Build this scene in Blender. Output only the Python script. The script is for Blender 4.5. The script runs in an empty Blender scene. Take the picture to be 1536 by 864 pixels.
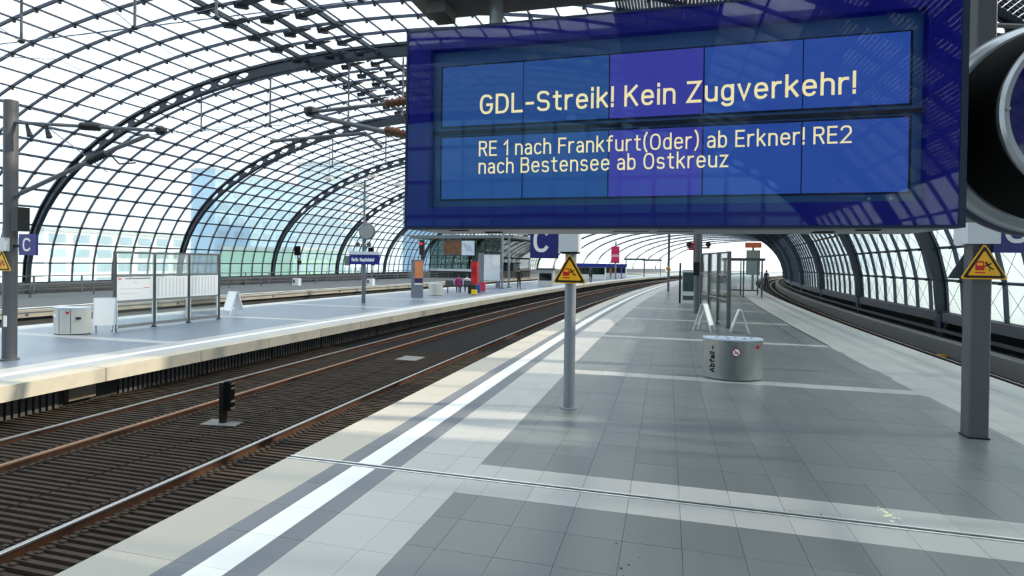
import bpy, bmesh, math, random
from mathutils import Vector, Matrix
random.seed(7)
scn = bpy.context.scene
col = scn.collection

# ------------------------------------------------------------------ camera
CAM_H, YAW, PITCH, ROLL, FPX, SHIFT = 2.2, 15.0, 0.5, 0.8, 866.0, 30.0
_y, _p, _r = (math.radians(v) for v in (YAW, PITCH, ROLL))
FWD = Vector((-math.sin(_y)*math.cos(_p), math.cos(_y)*math.cos(_p), -math.sin(_p)))
_rt = Vector((math.cos(_y), math.sin(_y), 0)); _up = _rt.cross(FWD)
RGT = _rt*math.cos(_r) + _up*math.sin(_r)
UPV = -_rt*math.sin(_r) + _up*math.cos(_r)
CAMP = Vector((0, 0, CAM_H))
cd = bpy.data.cameras.new('camera'); cam = bpy.data.objects.new('camera', cd); col.objects.link(cam)
cam.matrix_world = Matrix(((RGT.x, UPV.x, -FWD.x, 0), (RGT.y, UPV.y, -FWD.y, 0), (RGT.z, UPV.z, -FWD.z, CAM_H), (0, 0, 0, 1)))
cd.sensor_width = 36; cd.lens = FPX/1536*36; cd.shift_y = -SHIFT/1536; cd.clip_end = 2000; cd.clip_start = 0.05
scn.camera = cam
# ------------------------------------------------------------------ world, sun, exposure
wd = bpy.data.worlds.new('sky'); scn.world = wd; wd.use_nodes = True
bg = wd.node_tree.nodes['Background']; bg.inputs[0].default_value = (0.90, 0.955, 1.0, 1); bg.inputs[1].default_value = 2.6
sd = bpy.data.lights.new('sun', 'SUN'); sd.energy = 7.0; sd.angle = math.radians(1.2); sd.color = (1.0, 0.80, 0.58)
sun = bpy.data.objects.new('sun', sd); col.objects.link(sun)
SUNDIR = Vector((0.80, 0.16, 0.57)).normalized()
sun.rotation_euler = SUNDIR.to_track_quat('Z', 'Y').to_euler()
sun.location = (60, 20, 60)
scn.view_settings.view_transform = 'Standard'
scn.view_settings.look = 'None'
scn.view_settings.gamma = 1.0
scn.view_settings.use_curve_mapping = False
scn.view_settings.exposure = 0.0
scn.cycles.transparent_max_bounces = 24
scn.cycles.max_bounces = 8

# ------------------------------------------------------------------ helpers
def proj(P):
    d = Vector(P)-CAMP; D = d.dot(FWD)
    if D < 0.2: return None
    return (768+FPX*d.dot(RGT)/D, 432-SHIFT-FPX*d.dot(UPV)/D)
RAD, S0 = 540.0, 10.0
def W(s, o, z=0.0):
    """track coordinates (s along the line, o to the right) -> world; the line bends right after S0"""
    if s < S0: return Vector((o, s, z))
    a = (s-S0)/RAD
    return Vector((RAD-(RAD-o)*math.cos(a), S0+(RAD-o)*math.sin(a), z))
def HD(s): return -max(0.0, (s-S0)/RAD)          # rotation about z of something that faces along the line

def srgb(r, g, b):
    f = lambda c: (c/255/12.92) if c/255 <= 0.04045 else ((c/255+0.055)/1.055)**2.4
    return (f(r), f(g), f(b), 1)

class MB:
    def __init__(s): s.v = []; s.f = []; s.m = []; s.uv = None; s.mi = 0
    def quad(s, *p):
        i = len(s.v); s.v += [tuple(q) for q in p]; s.f.append(tuple(range(i, i+len(p)))); s.m.append(s.mi)
    def hexa(s, p):
        i = len(s.v); s.v += [tuple(q) for q in p]
        for f in ((0, 3, 2, 1), (4, 5, 6, 7), (0, 1, 5, 4), (1, 2, 6, 5), (2, 3, 7, 6), (3, 0, 4, 7)):
            s.f.append(tuple(i+k for k in f)); s.m.append(s.mi)
    def box(s, x0, x1, y0, y1, z0, z1):
        s.hexa([(x0, y0, z0), (x1, y0, z0), (x1, y1, z0), (x0, y1, z0), (x0, y0, z1), (x1, y0, z1), (x1, y1, z1), (x0, y1, z1)]); return s
    def wbox(s, s0, s1, o0, o1, z0, z1):
        s.hexa([W(s0, o0, z0), W(s0, o1, z0), W(s1, o1, z0), W(s1, o0, z0), W(s0, o0, z1), W(s0, o1, z1), W(s1, o1, z1), W(s1, o0, z1)]); return s
    def sweep(s, s0, s1, sec, step=2.0):
        """closed section [(o,z)...] (or function of s) swept along the line"""
        n = max(1, int(math.ceil((s1-s0)/step)))
        i = len(s.v); k = None
        for q in range(n+1):
            t = s0+(s1-s0)*q/n
            sc = sec(t) if callable(sec) else sec
            k = len(sc)
            s.v += [tuple(W(t, o, z)) for o, z in sc]
        for q in range(n):
            for j in range(k):
                a = i+q*k+j; b = i+q*k+(j+1) % k
                s.f.append((a, b, b+k, a+k)); s.m.append(s.mi)
        s.f.append(tuple(i+j for j in range(k))[::-1]); s.m.append(s.mi)
        s.f.append(tuple(i+n*k+j for j in range(k))); s.m.append(s.mi)
        return s
    def wrect(s, s0, s1, o0, o1, z0, z1, step=2.0):
        return s.sweep(s0, s1, [(o0, z0), (o1, z0), (o1, z1), (o0, z1)], step)
    def tube(s, pts, r, n=8):
        pts = [Vector(p) for p in pts]; rs = r if isinstance(r, (list, tuple)) else [r]*len(pts)
        i = len(s.v); up = None
        for q, p in enumerate(pts):
            d = (pts[min(q+1, len(pts)-1)]-pts[max(q-1, 0)]).normalized()
            if up is None or abs(up.dot(d)) > 0.98:
                up = Vector((0, 0, 1)) if abs(d.z) < 0.9 else Vector((1, 0, 0))
            a = d.cross(up).normalized(); b = a.cross(d).normalized(); up = b
            s.v += [tuple(p+(a*math.cos(2*math.pi*k/n)+b*math.sin(2*math.pi*k/n))*rs[q]) for k in range(n)]
        for q in range(len(pts)-1):
            for k in range(n):
                a = i+q*n+k; b = i+q*n+(k+1) % n
                s.f.append((a, b, b+n, a+n)); s.m.append(s.mi)
        s.f.append(tuple(i+k for k in range(n))[::-1]); s.m.append(s.mi)
        e = i+(len(pts)-1)*n
        s.f.append(tuple(e+k for k in range(n))); s.m.append(s.mi)
        return s
    def bar(s, a, b, w, h):
        """square bar from a to b"""
        a = Vector(a); b = Vector(b); d = (b-a).normalized()
        up = Vector((0, 0, 1)) if abs(d.z) < 0.95 else Vector((0, 1, 0))
        x = d.cross(up).normalized()*w/2; y = x.normalized().cross(d).normalized()*h/2
        s.hexa([a-x-y, a+x-y, a+x+y, a-x+y, b-x-y, b+x-y, b+x+y, b-x+y]); return s
    def lathe(s, prof, c=(0, 0, 0), ax='Z', n=32):
        """prof [(r,h)...] around an axis"""
        i = len(s.v); c = Vector(c)
        for r, h in prof:
            for k in range(n):
                t = 2*math.pi*k/n
                u, w = r*math.cos(t), r*math.sin(t)
                s.v.append(tuple(c+(Vector((u, w, h)) if ax == 'Z' else Vector((u, h, w)) if ax == 'Y' else Vector((h, u, w)))))
        for q in range(len(prof)-1):
            for k in range(n):
                a = i+q*n+k; b = i+q*n+(k+1) % n
                s.f.append((a, b, b+n, a+n)); s.m.append(s.mi)
        s.f.append(tuple(i+k for k in range(n))[::-1]); s.m.append(s.mi)
        e = i+(len(prof)-1)*n
        s.f.append(tuple(e+k for k in range(n))); s.m.append(s.mi)
        return s
    def prism(s, poly, y0, y1):
        """polygon [(x,z)...] extruded in y"""
        i = len(s.v); n = len(poly)
        s.v += [(x, y0, z) for x, z in poly]+[(x, y1, z) for x, z in poly]
        s.f.append(tuple(i+k for k in range(n))); s.m.append(s.mi)
        s.f.append(tuple(i+n+k for k in range(n))[::-1]); s.m.append(s.mi)
        for k in range(n):
            a = i+k; b = i+(k+1) % n
            s.f.append((a, a+n, b+n, b)); s.m.append(s.mi)
        return s
    def zprism(s, poly, z0, z1):
        i = len(s.v); n = len(poly)
        s.v += [(x, y, z0) for x, y in poly]+[(x, y, z1) for x, y in poly]
        s.f.append(tuple(i+k for k in range(n))[::-1]); s.m.append(s.mi)
        s.f.append(tuple(i+n+k for k in range(n))); s.m.append(s.mi)
        for k in range(n):
            a = i+k; b = i+(k+1) % n
            s.f.append((a, b, b+n, a+n)); s.m.append(s.mi)
        return s
    def mesh(s, name, mats, smooth=False, fix=True):
        me = bpy.data.meshes.new(name); me.from_pydata(s.v, [], s.f)
        if not isinstance(mats, (list, tuple)): mats = [mats]
        for m in mats: me.materials.append(m)
        if len(mats) > 1: me.polygons.foreach_set('material_index', s.m)
        if s.uv is not None:
            ul = me.uv_layers.new(name='UVMap')
            flat = []
            for q in s.uv: flat += [q[0], q[1]]
            ul.data.foreach_set('uv', flat)
        if fix:
            bm = bmesh.new(); bm.from_mesh(me); bmesh.ops.recalc_face_normals(bm, faces=bm.faces); bm.to_mesh(me); bm.free()
        if smooth:
            me.polygons.foreach_set('use_smooth', [True]*len(me.polygons))
            try: me.set_sharp_from_angle(angle=math.radians(35))
            except Exception: pass
        me.update(); return me
    def build(s, name, mats, parent=None, smooth=False, loc=None, rz=None):
        return link(name, s.mesh(name, mats, smooth), parent, loc, rz)
def link(name, me, parent=None, loc=None, rz=None):
    o = bpy.data.objects.new(name, me); col.objects.link(o)
    if parent is not None: o.parent = parent
    if loc is not None: o.location = loc
    if rz is not None: o.rotation_euler = (0, 0, rz)
    return o
def tag(o, label=None, cat=None, group=None, kind=None):
    if label: o['label'] = label
    if cat: o['category'] = cat
    if group: o['group'] = group
    if kind: o['kind'] = kind
    return o
def thing(name, label, cat, loc=(0, 0, 0), rz=0.0, group=None):
    o = bpy.data.objects.new(name, None); col.objects.link(o); o.location = loc; o.rotation_euler = (0, 0, rz)
    o.empty_display_size = 0.2
    return tag(o, label, cat, group)
def structure(name, label=None):
    o = bpy.data.objects.new(name, None); col.objects.link(o)
    tag(o, label, None, None, 'structure'); return o
def copy_tree(o, parent=None):
    c = o.copy(); col.objects.link(c); c.parent = parent
    for ch in [q for q in bpy.data.objects if q.parent == o]: copy_tree(ch, c)
    return c

# ------------------------------------------------------------------ materials
MATS = {}
def mat(name, rgb, rough=0.5, metal=0.0, spec=0.5, noise=None, emit=None, estr=1.0, bump=None, rnd=0.0, island=False, aniso=None):
    if name in MATS: return MATS[name]
    m = bpy.data.materials.new(name); m.use_nodes = True; nt = m.node_tree; N = nt.nodes; L = nt.links
    b = N['Principled BSDF']; c = srgb(*rgb)
    b.inputs['Base Color'].default_value = c; b.inputs['Roughness'].default_value = rough; b.inputs['Metallic'].default_value = metal
    b.inputs['Specular IOR Level'].default_value = spec
    src = None
    if noise:
        sc, amt = noise[:2]
        tc = N.new('ShaderNodeTexCoord'); nz = N.new('ShaderNodeTexNoise'); nz.inputs['Scale'].default_value = sc
        nz.inputs['Detail'].default_value = 6; nz.inputs['Roughness'].default_value = 0.7
        mp = N.new('ShaderNodeMapping')
        if len(noise) > 2: mp.inputs['Scale'].default_value = noise[2]
        geo0 = N.new('ShaderNodeNewGeometry')
        L.new(geo0.outputs['Position'], mp.inputs[0]); L.new(mp.outputs[0], nz.inputs['Vector'])
        mr = N.new('ShaderNodeMapRange'); mr.inputs[1].default_value = 0.25; mr.inputs[2].default_value = 0.75
        mr.inputs[3].default_value = 1-amt; mr.inputs[4].default_value = 1+amt
        L.new(nz.outputs[0], mr.inputs[0])
        mx = N.new('ShaderNodeMix'); mx.data_type = 'RGBA'; mx.blend_type = 'MULTIPLY'; mx.inputs[0].default_value = 1
        mx.inputs[6].default_value = c; L.new(mr.outputs[0], mx.inputs[7]); src = mx.outputs[2]
        if bump:
            bp = N.new('ShaderNodeBump'); bp.inputs['Strength'].default_value = bump; bp.inputs['Distance'].default_value = 0.01
            L.new(nz.outputs[0], bp.inputs['Height']); L.new(bp.outputs[0], b.inputs['Normal'])
    if rnd:
        if island: g = N.new('ShaderNodeNewGeometry'); ro = g.outputs['Random Per Island']
        else: g = N.new('ShaderNodeObjectInfo'); ro = g.outputs['Random']
        mr = N.new('ShaderNodeMapRange'); mr.inputs[3].default_value = 1-rnd; mr.inputs[4].default_value = 1+rnd
        L.new(ro, mr.inputs[0])
        mx = N.new('ShaderNodeMix'); mx.data_type = 'RGBA'; mx.blend_type = 'MULTIPLY'; mx.inputs[0].default_value = 1
        if src: L.new(src, mx.inputs[6])
        else: mx.inputs[6].default_value = c
        L.new(mr.outputs[0], mx.inputs[7]); src = mx.outputs[2]
    if src: L.new(src, b.inputs['Base Color'])
    if emit:
        b.inputs['Emission Color'].default_value = srgb(*emit); b.inputs['Emission Strength'].default_value = estr
    MATS[name] = m
    return m

def glass_mat(name, tint, veil, gloss, veilcol=(0.9, 0.95, 1.0, 1), translucent=0.0, pv=False, rough=0.03):
    m = bpy.data.materials.new(name); m.use_nodes = True; nt = m.node_tree; N = nt.nodes; L = nt.links
    for n in list(N): N.remove(n)
    out = N.new('ShaderNodeOutputMaterial')
    tr = N.new('ShaderNodeBsdfTransparent'); tr.inputs[0].default_value = tint
    gl = N.new('ShaderNodeBsdfGlossy'); gl.inputs['Roughness'].default_value = rough; gl.inputs[0].default_value = (1, 1, 1, 1)
    df = N.new('ShaderNodeBsdfDiffuse'); df.inputs[0].default_value = veilcol
    tl = N.new('ShaderNodeBsdfTranslucent'); tl.inputs[0].default_value = veilcol
    add = N.new('ShaderNodeMixShader'); add.inputs[0].default_value = 0.7; L.new(df.outputs[0], add.inputs[1]); L.new(tl.outputs[0], add.inputs[2])
    m1 = N.new('ShaderNodeMixShader'); L.new(tr.outputs[0], m1.inputs[1]); L.new(add.outputs[0], m1.inputs[2])
    # streaky dirt on the pane
    tc = N.new('ShaderNodeNewGeometry'); nz = N.new('ShaderNodeTexNoise'); nz.inputs['Scale'].default_value = 0.22; nz.inputs['Detail'].default_value = 2
    L.new(tc.outputs['Position'], nz.inputs['Vector'])
    mr = N.new('ShaderNodeMapRange'); mr.inputs[1].default_value = 0.3; mr.inputs[2].default_value = 0.7
    mr.inputs[3].default_value = veil*0.5; mr.inputs[4].default_value = veil*1.5; L.new(nz.outputs[0], mr.inputs[0]); L.new(mr.outputs[0], m1.inputs[0])
    fr = N.new('ShaderNodeFresnel'); fr.inputs[0].default_value = 1.45
    mg = N.new('ShaderNodeMath'); mg.operation = 'MULTIPLY'; mg.inputs[1].default_value = gloss; L.new(fr.outputs[0], mg.inputs[0])
    m2 = N.new('ShaderNodeMixShader'); L.new(mg.outputs[0], m2.inputs[0]); L.new(m1.outputs[0], m2.inputs[1]); L.new(gl.outputs[0], m2.inputs[2])
    last = m2
    if pv:
        uv = N.new('ShaderNodeUVMap'); sp = N.new('ShaderNodeSeparateXYZ'); L.new(uv.outputs[0], sp.inputs[0])
        prev = None
        for k, cnt in ((0, 11.0), (1, 10.0)):
            a = N.new('ShaderNodeMath'); a.operation = 'MULTIPLY'; a.inputs[1].default_value = cnt; L.new(sp.outputs[k], a.inputs[0])
            b = N.new('ShaderNodeMath'); b.operation = 'FRACT'; L.new(a.outputs[0], b.inputs[0])
            c = N.new('ShaderNodeMath'); c.operation = 'GREATER_THAN'; c.inputs[1].default_value = 0.2; L.new(b.outputs[0], c.inputs[0])
            if prev is None: prev = c
            else:
                d = N.new('ShaderNodeMath'); d.operation = 'MULTIPLY'; L.new(prev.outputs[0], d.inputs[0]); L.new(c.outputs[0], d.inputs[1]); prev = d
        pd = N.new('ShaderNodeBsdfPrincipled'); pd.inputs['Base Color'].default_value = srgb(52, 62, 84); pd.inputs['Roughness'].default_value = 0.25
        m3 = N.new('ShaderNodeMixShader'); L.new(prev.outputs[0], m3.inputs[0]); L.new(m2.outputs[0], m3.inputs[1]); L.new(pd.outputs[0], m3.inputs[2]); last = m3
    L.new(last.outputs[0], out.inputs[0]); MATS[name] = m
    return m

DARKT = mat('granite_dark', (108, 114, 118), 0.35, 0, 0.5, noise=(60, 0.08), rnd=0.06)
DARKT_I = mat('granite_dark_field', (108, 114, 118), 0.35, 0, 0.5, noise=(60, 0.08), rnd=0.06, island=True)
DARKS = mat('granite_strip', (108, 113, 122), 0.45, 0, 0.5, noise=(70, 0.10), rnd=0.05)
DARKS_I = mat('granite_strip_field', (108, 113, 122), 0.45, 0, 0.5, noise=(70, 0.10), rnd=0.05, island=True)
GREYS = mat('granite_grey', (158, 161, 164), 0.42, 0, 0.5, noise=(70, 0.06), rnd=0.04)
GREYS_I = mat('granite_grey_field', (158, 161, 164), 0.42, 0, 0.5, noise=(70, 0.06), rnd=0.04, island=True)
LIGHTT = mat('granite_light', (170, 172, 174), 0.45, 0, 0.5, noise=(80, 0.09), rnd=0.04)
LIGHTT_I = mat('granite_light_field', (170, 172, 174), 0.45, 0, 0.5, noise=(80, 0.09), rnd=0.04, island=True)
EDGE = mat('edge_stone', (176, 172, 165), 0.5, 0, 0.45, noise=(40, 0.07), rnd=0.03)
EDGE_I = mat('edge_stone_field', (176, 172, 165), 0.5, 0, 0.45, noise=(40, 0.07), rnd=0.03, island=True)
WHITET = mat('guide_white', (240, 240, 238), 0.45, 0, 0.4, noise=(50, 0.03), rnd=0.03)
WHITET_I = mat('guide_white_field', (240, 240, 238), 0.45, 0, 0.4, noise=(50, 0.03), rnd=0.03, island=True)
JOINT = mat('mortar', (118, 121, 124), 0.8)
CONC = mat('concrete', (176, 170, 158), 0.75, noise=(6, 0.12), bump=0.1)
CONCD = mat('concrete_dark', (86, 86, 86), 0.85, noise=(5, 0.2))
BED = mat('track_bed_dark', (24, 23, 24), 0.95, 0, 0.2, noise=(3, 0.25))
BEDG = mat('track_slab', (26, 25, 27), 0.95, 0, 0.2, noise=(2.2, 0.22))
RIBM = mat('absorber_rib', (62, 54, 48), 0.9, 0, 0.2, noise=(3, 0.35))
STEEL = mat('rail_steel', (178, 176, 176), 0.32, 0.9)
RUST = mat('rail_rust', (86, 60, 48), 0.85, 0, 0.2, noise=(12, 0.25))
RIBST = mat('arch_paint', (40, 50, 64), 0.45, 0.1, 0.5, noise=(2, 0.08))
PURL = mat('purlin_paint', (46, 58, 80), 0.45, 0.1, 0.5)
CLAMP = mat('clamp_dark', (30, 34, 40), 0.5)
MASTG = mat('mast_paint', (98, 102, 110), 0.5, 0.1, 0.5, noise=(8, 0.05))
MASTD = mat('mast_paint_dark', (88, 90, 96), 0.5, 0.1, 0.5, noise=(8, 0.05))
POSTG = mat('post_paint', (128, 135, 145), 0.4, 0.2, 0.5)
WHITEB = mat('white_enamel', (214, 219, 226), 0.4)
PUREW = mat('white_board', (246, 247, 248), 0.5)
SIGNB = mat('sign_blue', (42, 42, 122), 0.35)
YEL = mat('sign_yellow', (250, 184, 18), 0.4)
BLK = mat('black_paint', (14, 14, 15), 0.4)
BLKM = mat('black_matte', (5, 5, 6), 0.8, 0, 0.15)
REDP = mat('red_paint', (205, 28, 30), 0.4)
INOX = mat('brushed_steel', (158, 160, 160), 0.26, 1.0, noise=(40, 0.06, (1, 1, 0.02)))
INOXL = mat('bin_enamel', (206, 206, 200), 0.45, 0.25)
BINTOP = mat('bin_top', (208, 222, 244), 0.35, 0.2, noise=(12, 0.08))
ALU = mat('aluminium', (150, 154, 156), 0.4, 0.6)
ALUD = mat('aluminium_dark', (92, 96, 98), 0.4, 0.4)
SILV = mat('silver_rim', (172, 178, 184), 0.28, 0.75)
DBLUE = mat('display_blue', (8, 8, 165), 0.4, 0, 0.3)
DHOUS = mat('display_housing', (26, 30, 52), 0.4, 0.2)
DUND = mat('display_underside', (150, 152, 154), 0.45, 0.3)
BEAMG = mat('beam_grey', (96, 97, 95), 0.6, 0.1, noise=(6, 0.06))
CLOCKF = mat('clock_face', (14, 16, 92), 0.06, 0, 0.9)  # dark blue stands in for the reflection in the clock glass
BROWN = mat('insulator_brown', (88, 54, 34), 0.35)
CABLE = mat('cable_steel', (84, 100, 124), 0.5, 0.2)
LAMPW = mat('lamp_housing', (214, 206, 194), 0.5)
PINK = mat('banner_pink', (214, 40, 96), 0.6)
ORANGE = mat('poster_orange', (226, 138, 92), 0.5, noise=(1.5, 0.3))
SKIN = mat('skin', (206, 160, 132), 0.6)
GROUND = mat('city_ground', (196, 196, 190), 0.95)
GLASSC = glass_mat('glass_clear', (0.94, 0.98, 0.99, 1), 0.03, 0.5)
GLASSL = glass_mat('glass_lower', (0.90, 0.97, 0.98, 1), 0.05, 0.6)
GLASSF = glass_mat('glass_frosted', (0.76, 0.85, 0.87, 1), 0.40, 0.7, veilcol=(0.72, 0.80, 0.84, 1))
GLASSP = glass_mat('glass_solar', (0.93, 0.97, 0.98, 1), 0.05, 0.7, pv=True)
GLASSV = glass_mat('glass_case', (0.95, 0.98, 0.98, 1), 0.02, 0.8)
GLASSG = glass_mat('glass_dark_green', (0.34, 0.46, 0.43, 1), 0.04, 1.2, veilcol=(0.2, 0.3, 0.28, 1))
GLASSS = glass_mat('glass_screen', (0.97, 0.98, 1.0, 1), 0.0, 0.9, rough=0.02)

def _ov(cx, cy, rx, ry, a0, a1, n=None, e=2.5):
    n = n or max(4, int(abs(a1-a0)/18)); out = []
    for k in range(n+1):
        a = math.radians(a0+(a1-a0)*k/n); c, s_ = math.cos(a), math.sin(a)
        out.append((cx+rx*math.copysign(abs(c)**(2/e), c), cy+ry*math.copysign(abs(s_)**(2/e), s_)))
    return out
_N = [(0, 3.0)]+_ov(1.6, 3.2, 1.6, 1.8, 180, 0)+[(3.2, 0)]
GLY = {
 'G': (4.2, [_ov(2.1, 3.5, 2.1, 3.5, 42, 345)+[(4.2, 3.3), (2.5, 3.3)]]), 'D': (4.1, [[(0, 0), (0, 7), (1.6, 7)]+_ov(1.6, 3.5, 2.5, 3.5, 90, -90)+[(0, 0)]]),
 'L': (3.4, [[(0, 7), (0, 0), (3.4, 0)]]), '-': (2.2, [[(0, 2.9), (2.2, 2.9)]]),
 'S': (3.9, [_ov(1.9, 5.25, 1.85, 1.75, 28, 270)+_ov(1.95, 1.75, 1.95, 1.75, 90, -152)]), 't': (2.4, [[(1, 6.6), (1, 1.0), (1.3, .25), (2.4, 0)], [(0, 5), (2.3, 5)]]),
 'r': (2.1, [[(0, 0), (0, 5)], [(0, 3.4), (.5, 4.5), (1.2, 5), (2.1, 5)]]), 'e': (3.4, [[(.02, 2.65), (3.4, 2.65)]+_ov(1.7, 2.5, 1.7, 2.5, 5, 318)]),
 'i': (0, [[(0, 0), (0, 5)], [(0, 6.7), (0, 7.2)]]), 'k': (3.1, [[(0, 0), (0, 7.2)], [(2.9, 5), (0, 2.0)], [(1.1, 3.1), (3.1, 0)]]),
 '!': (0, [[(0, 7), (0, 2.1)], [(0, .5), (0, 0)]]), 'K': (3.8, [[(0, 0), (0, 7)], [(3.6, 7), (0, 2.8)], [(1.3, 4.3), (3.8, 0)]]),
 'n': (3.2, [[(0, 0), (0, 5)], _N]), 'h': (3.2, [[(0, 0), (0, 7.2)], _N]), 'Z': (3.9, [[(0, 7), (3.8, 7), (0, 0), (3.9, 0)]]), 'z': (3.0, [[(0, 5), (2.9, 5), (0, 0), (3.0, 0)]]),
 'u': (3.2, [[(0, 5)]+_ov(1.6, 1.8, 1.6, 1.8, 180, 360)+[(3.2, 5), (3.2, 0)]]), 'g': (3.2, [_ov(1.6, 2.5, 1.6, 2.5, 0, 360), [(3.2, 5)]+_ov(1.6, -.4, 1.6, 1.6, 0, -150)]),
 'v': (3.2, [[(0, 5), (1.6, 0), (3.2, 5)]]), 'R': (3.8, [[(0, 0), (0, 7), (2, 7)]+_ov(2, 5.3, 1.7, 1.7, 90, -90)+[(0, 3.6)], [(2, 3.6), (3.8, 0)]]),
 'E': (3.4, [[(3.3, 7), (0, 7), (0, 0), (3.4, 0)], [(0, 3.6), (3.0, 3.6)]]), '1': (1.7, [[(0, 5.3), (1.6, 7), (1.6, 0)]]),
 'a': (3.0, [[(.3, 4.5), (.9, 4.95), (1.7, 5), (2.5, 4.6), (3, 3.7), (3, 0)], [(3, 2.9), (1.4, 2.8)]+_ov(1.4, 1.4, 1.4, 1.4, 90, 270)+[(2.2, .2), (3, 1.2)]]),
 'c': (3.0, [_ov(1.7, 2.5, 1.7, 2.5, 42, 318)]), 'C': (4.0, [_ov(2.1, 3.5, 2.1, 3.5, 40, 320)]), 'F': (3.3, [[(3.3, 7), (0, 7), (0, 0)], [(0, 3.6), (3, 3.6)]]),
 'f': (2.4, [[(.9, 0), (.9, 5.8), (1.2, 6.7), (1.8, 7.1), (2.4, 7.1)], [(0, 5), (2.2, 5)]]), '(': (1.3, [[(1.3, 8), (.4, 6.3), (.05, 3.5), (.4, .7), (1.3, -1)]]),
 ')': (1.3, [[(0, 8), (.9, 6.3), (1.25, 3.5), (.9, .7), (0, -1)]]), 'O': (4.3, [_ov(2.15, 3.5, 2.15, 3.5, 0, 360)]), 'o': (3.4, [_ov(1.7, 2.5, 1.7, 2.5, 0, 360)]),
 'd': (3.2, [_ov(1.6, 2.5, 1.6, 2.5, 0, 360), [(3.2, 7.2), (3.2, 0)]]), 'b': (3.2, [_ov(1.6, 2.5, 1.6, 2.5, 0, 360), [(0, 7.2), (0, 0)]]), 'p': (3.2, [_ov(1.6, 2.5, 1.6, 2.5, 0, 360), [(0, 5), (0, -2)]]),
 'B': (3.8, [[(0, 3.7), (0, 7), (2, 7)]+_ov(2, 5.35, 1.6, 1.65, 90, -90)+[(0, 3.7)], [(0, 3.7), (2, 3.7)]+_ov(2, 1.85, 1.8, 1.85, 90, -90)+[(0, 0), (0, 3.7)]]),
 's': (3.0, [_ov(1.45, 3.75, 1.4, 1.25, 28, 270)+_ov(1.5, 1.25, 1.5, 1.25, 90, -152)]), '2': (3.8, [_ov(1.9, 5.1, 1.9, 1.9, 165, -28)+[(0, 0), (3.8, 0)]]),
 'A': (4.2, [[(0, 0), (2.1, 7), (4.2, 0)], [(.75, 2.3), (3.45, 2.3)]]), 'l': (0, [[(0, 0), (0, 7.2)]]), 'H': (3.9, [[(0, 0), (0, 7)], [(3.9, 0), (3.9, 7)], [(0, 3.6), (3.9, 3.6)]])}
def text_part(body, name, m, parent, x0, x1, z, y, height=.1, bold=.0, weight=.13, face=-1, depth=.003):
    """stroke lettering in the x-z plane, baseline z, from x0 to x1, facing -y"""
    w = height*weight; adv = 0; gl = []
    for ch in body:
        if ch == ' ': adv += 2.6; continue
        g = GLY[ch]; gl.append((adv, g)); adv += g[0]+2.0
    tot = adv-2.0; kz = height/7; h = w/2
    kx = (x1-x0-w)/tot; mb = MB()
    for off, (gw, strokes) in gl:
        for st in strokes:
            P = [Vector((x0+h+(off+px)*kx, z+h+pz*(height-w)/7)) for px, pz in st]
            n = len(P); L = []; R_ = []
            closed = (P[0]-P[-1]).length < 1e-5
            for i in range(n):
                if closed: a, b = P[(i-1) % (n-1)] if i not in (0, n-1) else P[n-2], P[i+1] if i < n-1 else P[1]
                else: a, b = P[max(0, i-1)], P[min(n-1, i+1)]
                d0 = (P[i]-a); d1 = (b-P[i])
                d0 = d0.normalized() if d0.length > 1e-7 else d1.normalized(); d1 = d1.normalized() if d1.length > 1e-7 else d0
                t_ = (d0+d1); t_ = t_.normalized() if t_.length > 1e-4 else d0
                nv = Vector((-t_.y, t_.x)); c = max(.45, nv.dot(Vector((-d0.y, d0.x)))); e = Vector((0, 0))
                if not closed and i == 0: e = -d1*h
                if not closed and i == n-1: e = d0*h
                L.append(P[i]+nv*h/c+e); R_.append(P[i]-nv*h/c+e)
            for i in range(n-1):
                q = (L[i], R_[i], R_[i+1], L[i+1])
                mb.hexa([(v.x, y, v.y) for v in q]+[(v.x, y+face*depth, v.y) for v in q])
    return mb.build(name, m, parent)

def find_s(px, o, z=0, lo=12, hi=140):
    best = None
    s = lo
    while s < hi:
        p = proj(W(s, o, z))
        if p and (best is None or abs(p[0]-px) < best[0]): best = (abs(p[0]-px), s)
        s += .1
    return best[1]

# ================================================================== near platform
EL, ER = -4.05, 6.45
floor = MB().wrect(-45, 270, EL+0.02, ER-0.02, -0.30, -0.022).build('floor', JOINT)
tag(floor, 'grey granite island platform floor running under the blue display', None, None, 'structure')
tiles = []            # (s0,s1,o0,o1,kind)
PITCH_C, DK0 = 0.457, -1.93
cols = [(DK0, DK0+0.25)]
while cols[-1][1]+PITCH_C < 4.36: cols.append((cols[-1][1], cols[-1][1]+PITCH_C))
cols.append((cols[-1][1], 4.38))
SB0 = 5.585
def is_band(s):
    k = round((s-SB0)/6.15); return abs(s-(SB0+6.15*k)) < 0.01
TEND = 44.0
s = -0.16
segs = []
bands = [SB0+6.15*k for k in range(0, 8)]
cur = SB0-0.405-0.53*5
rows = []
for k, b in enumerate(bands):
    hw = 0.405 if k == 0 else 0.2
    end = b-hw
    if k == 0: start = end-0.53*9
    n = max(1, round((end-start)/0.53)); d = (end-start)/n
    for q in range(n): rows.append((start+q*d, start+(q+1)*d, 'dark'))
    if k == 0: rows += [(b-0.405, b-0.055, 'light'), (b+0.055, b+0.405, 'light')]
    else: rows.append((b-hw, b+hw, 'light'))
    start = b+hw
for s0, s1, kd in rows:
    for ci, (o0, o1) in enumerate(cols):
        sh = 0
        tiles.append((s0, s1, o0, o1, kd))
def strip_tiles(o0, o1, kd, L, s_from=0.8, s_to=TEND+6, ph=0.0):
    t = SB0+0.055
    up = []
    while t < s_to: up.append((t, t+L)); t += L
    t = SB0-0.055
    while t > s_from: up.append((t-L, t)); t -= L
    for a, b in up: tiles.append((a, b, o0, o1, kd))
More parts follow.
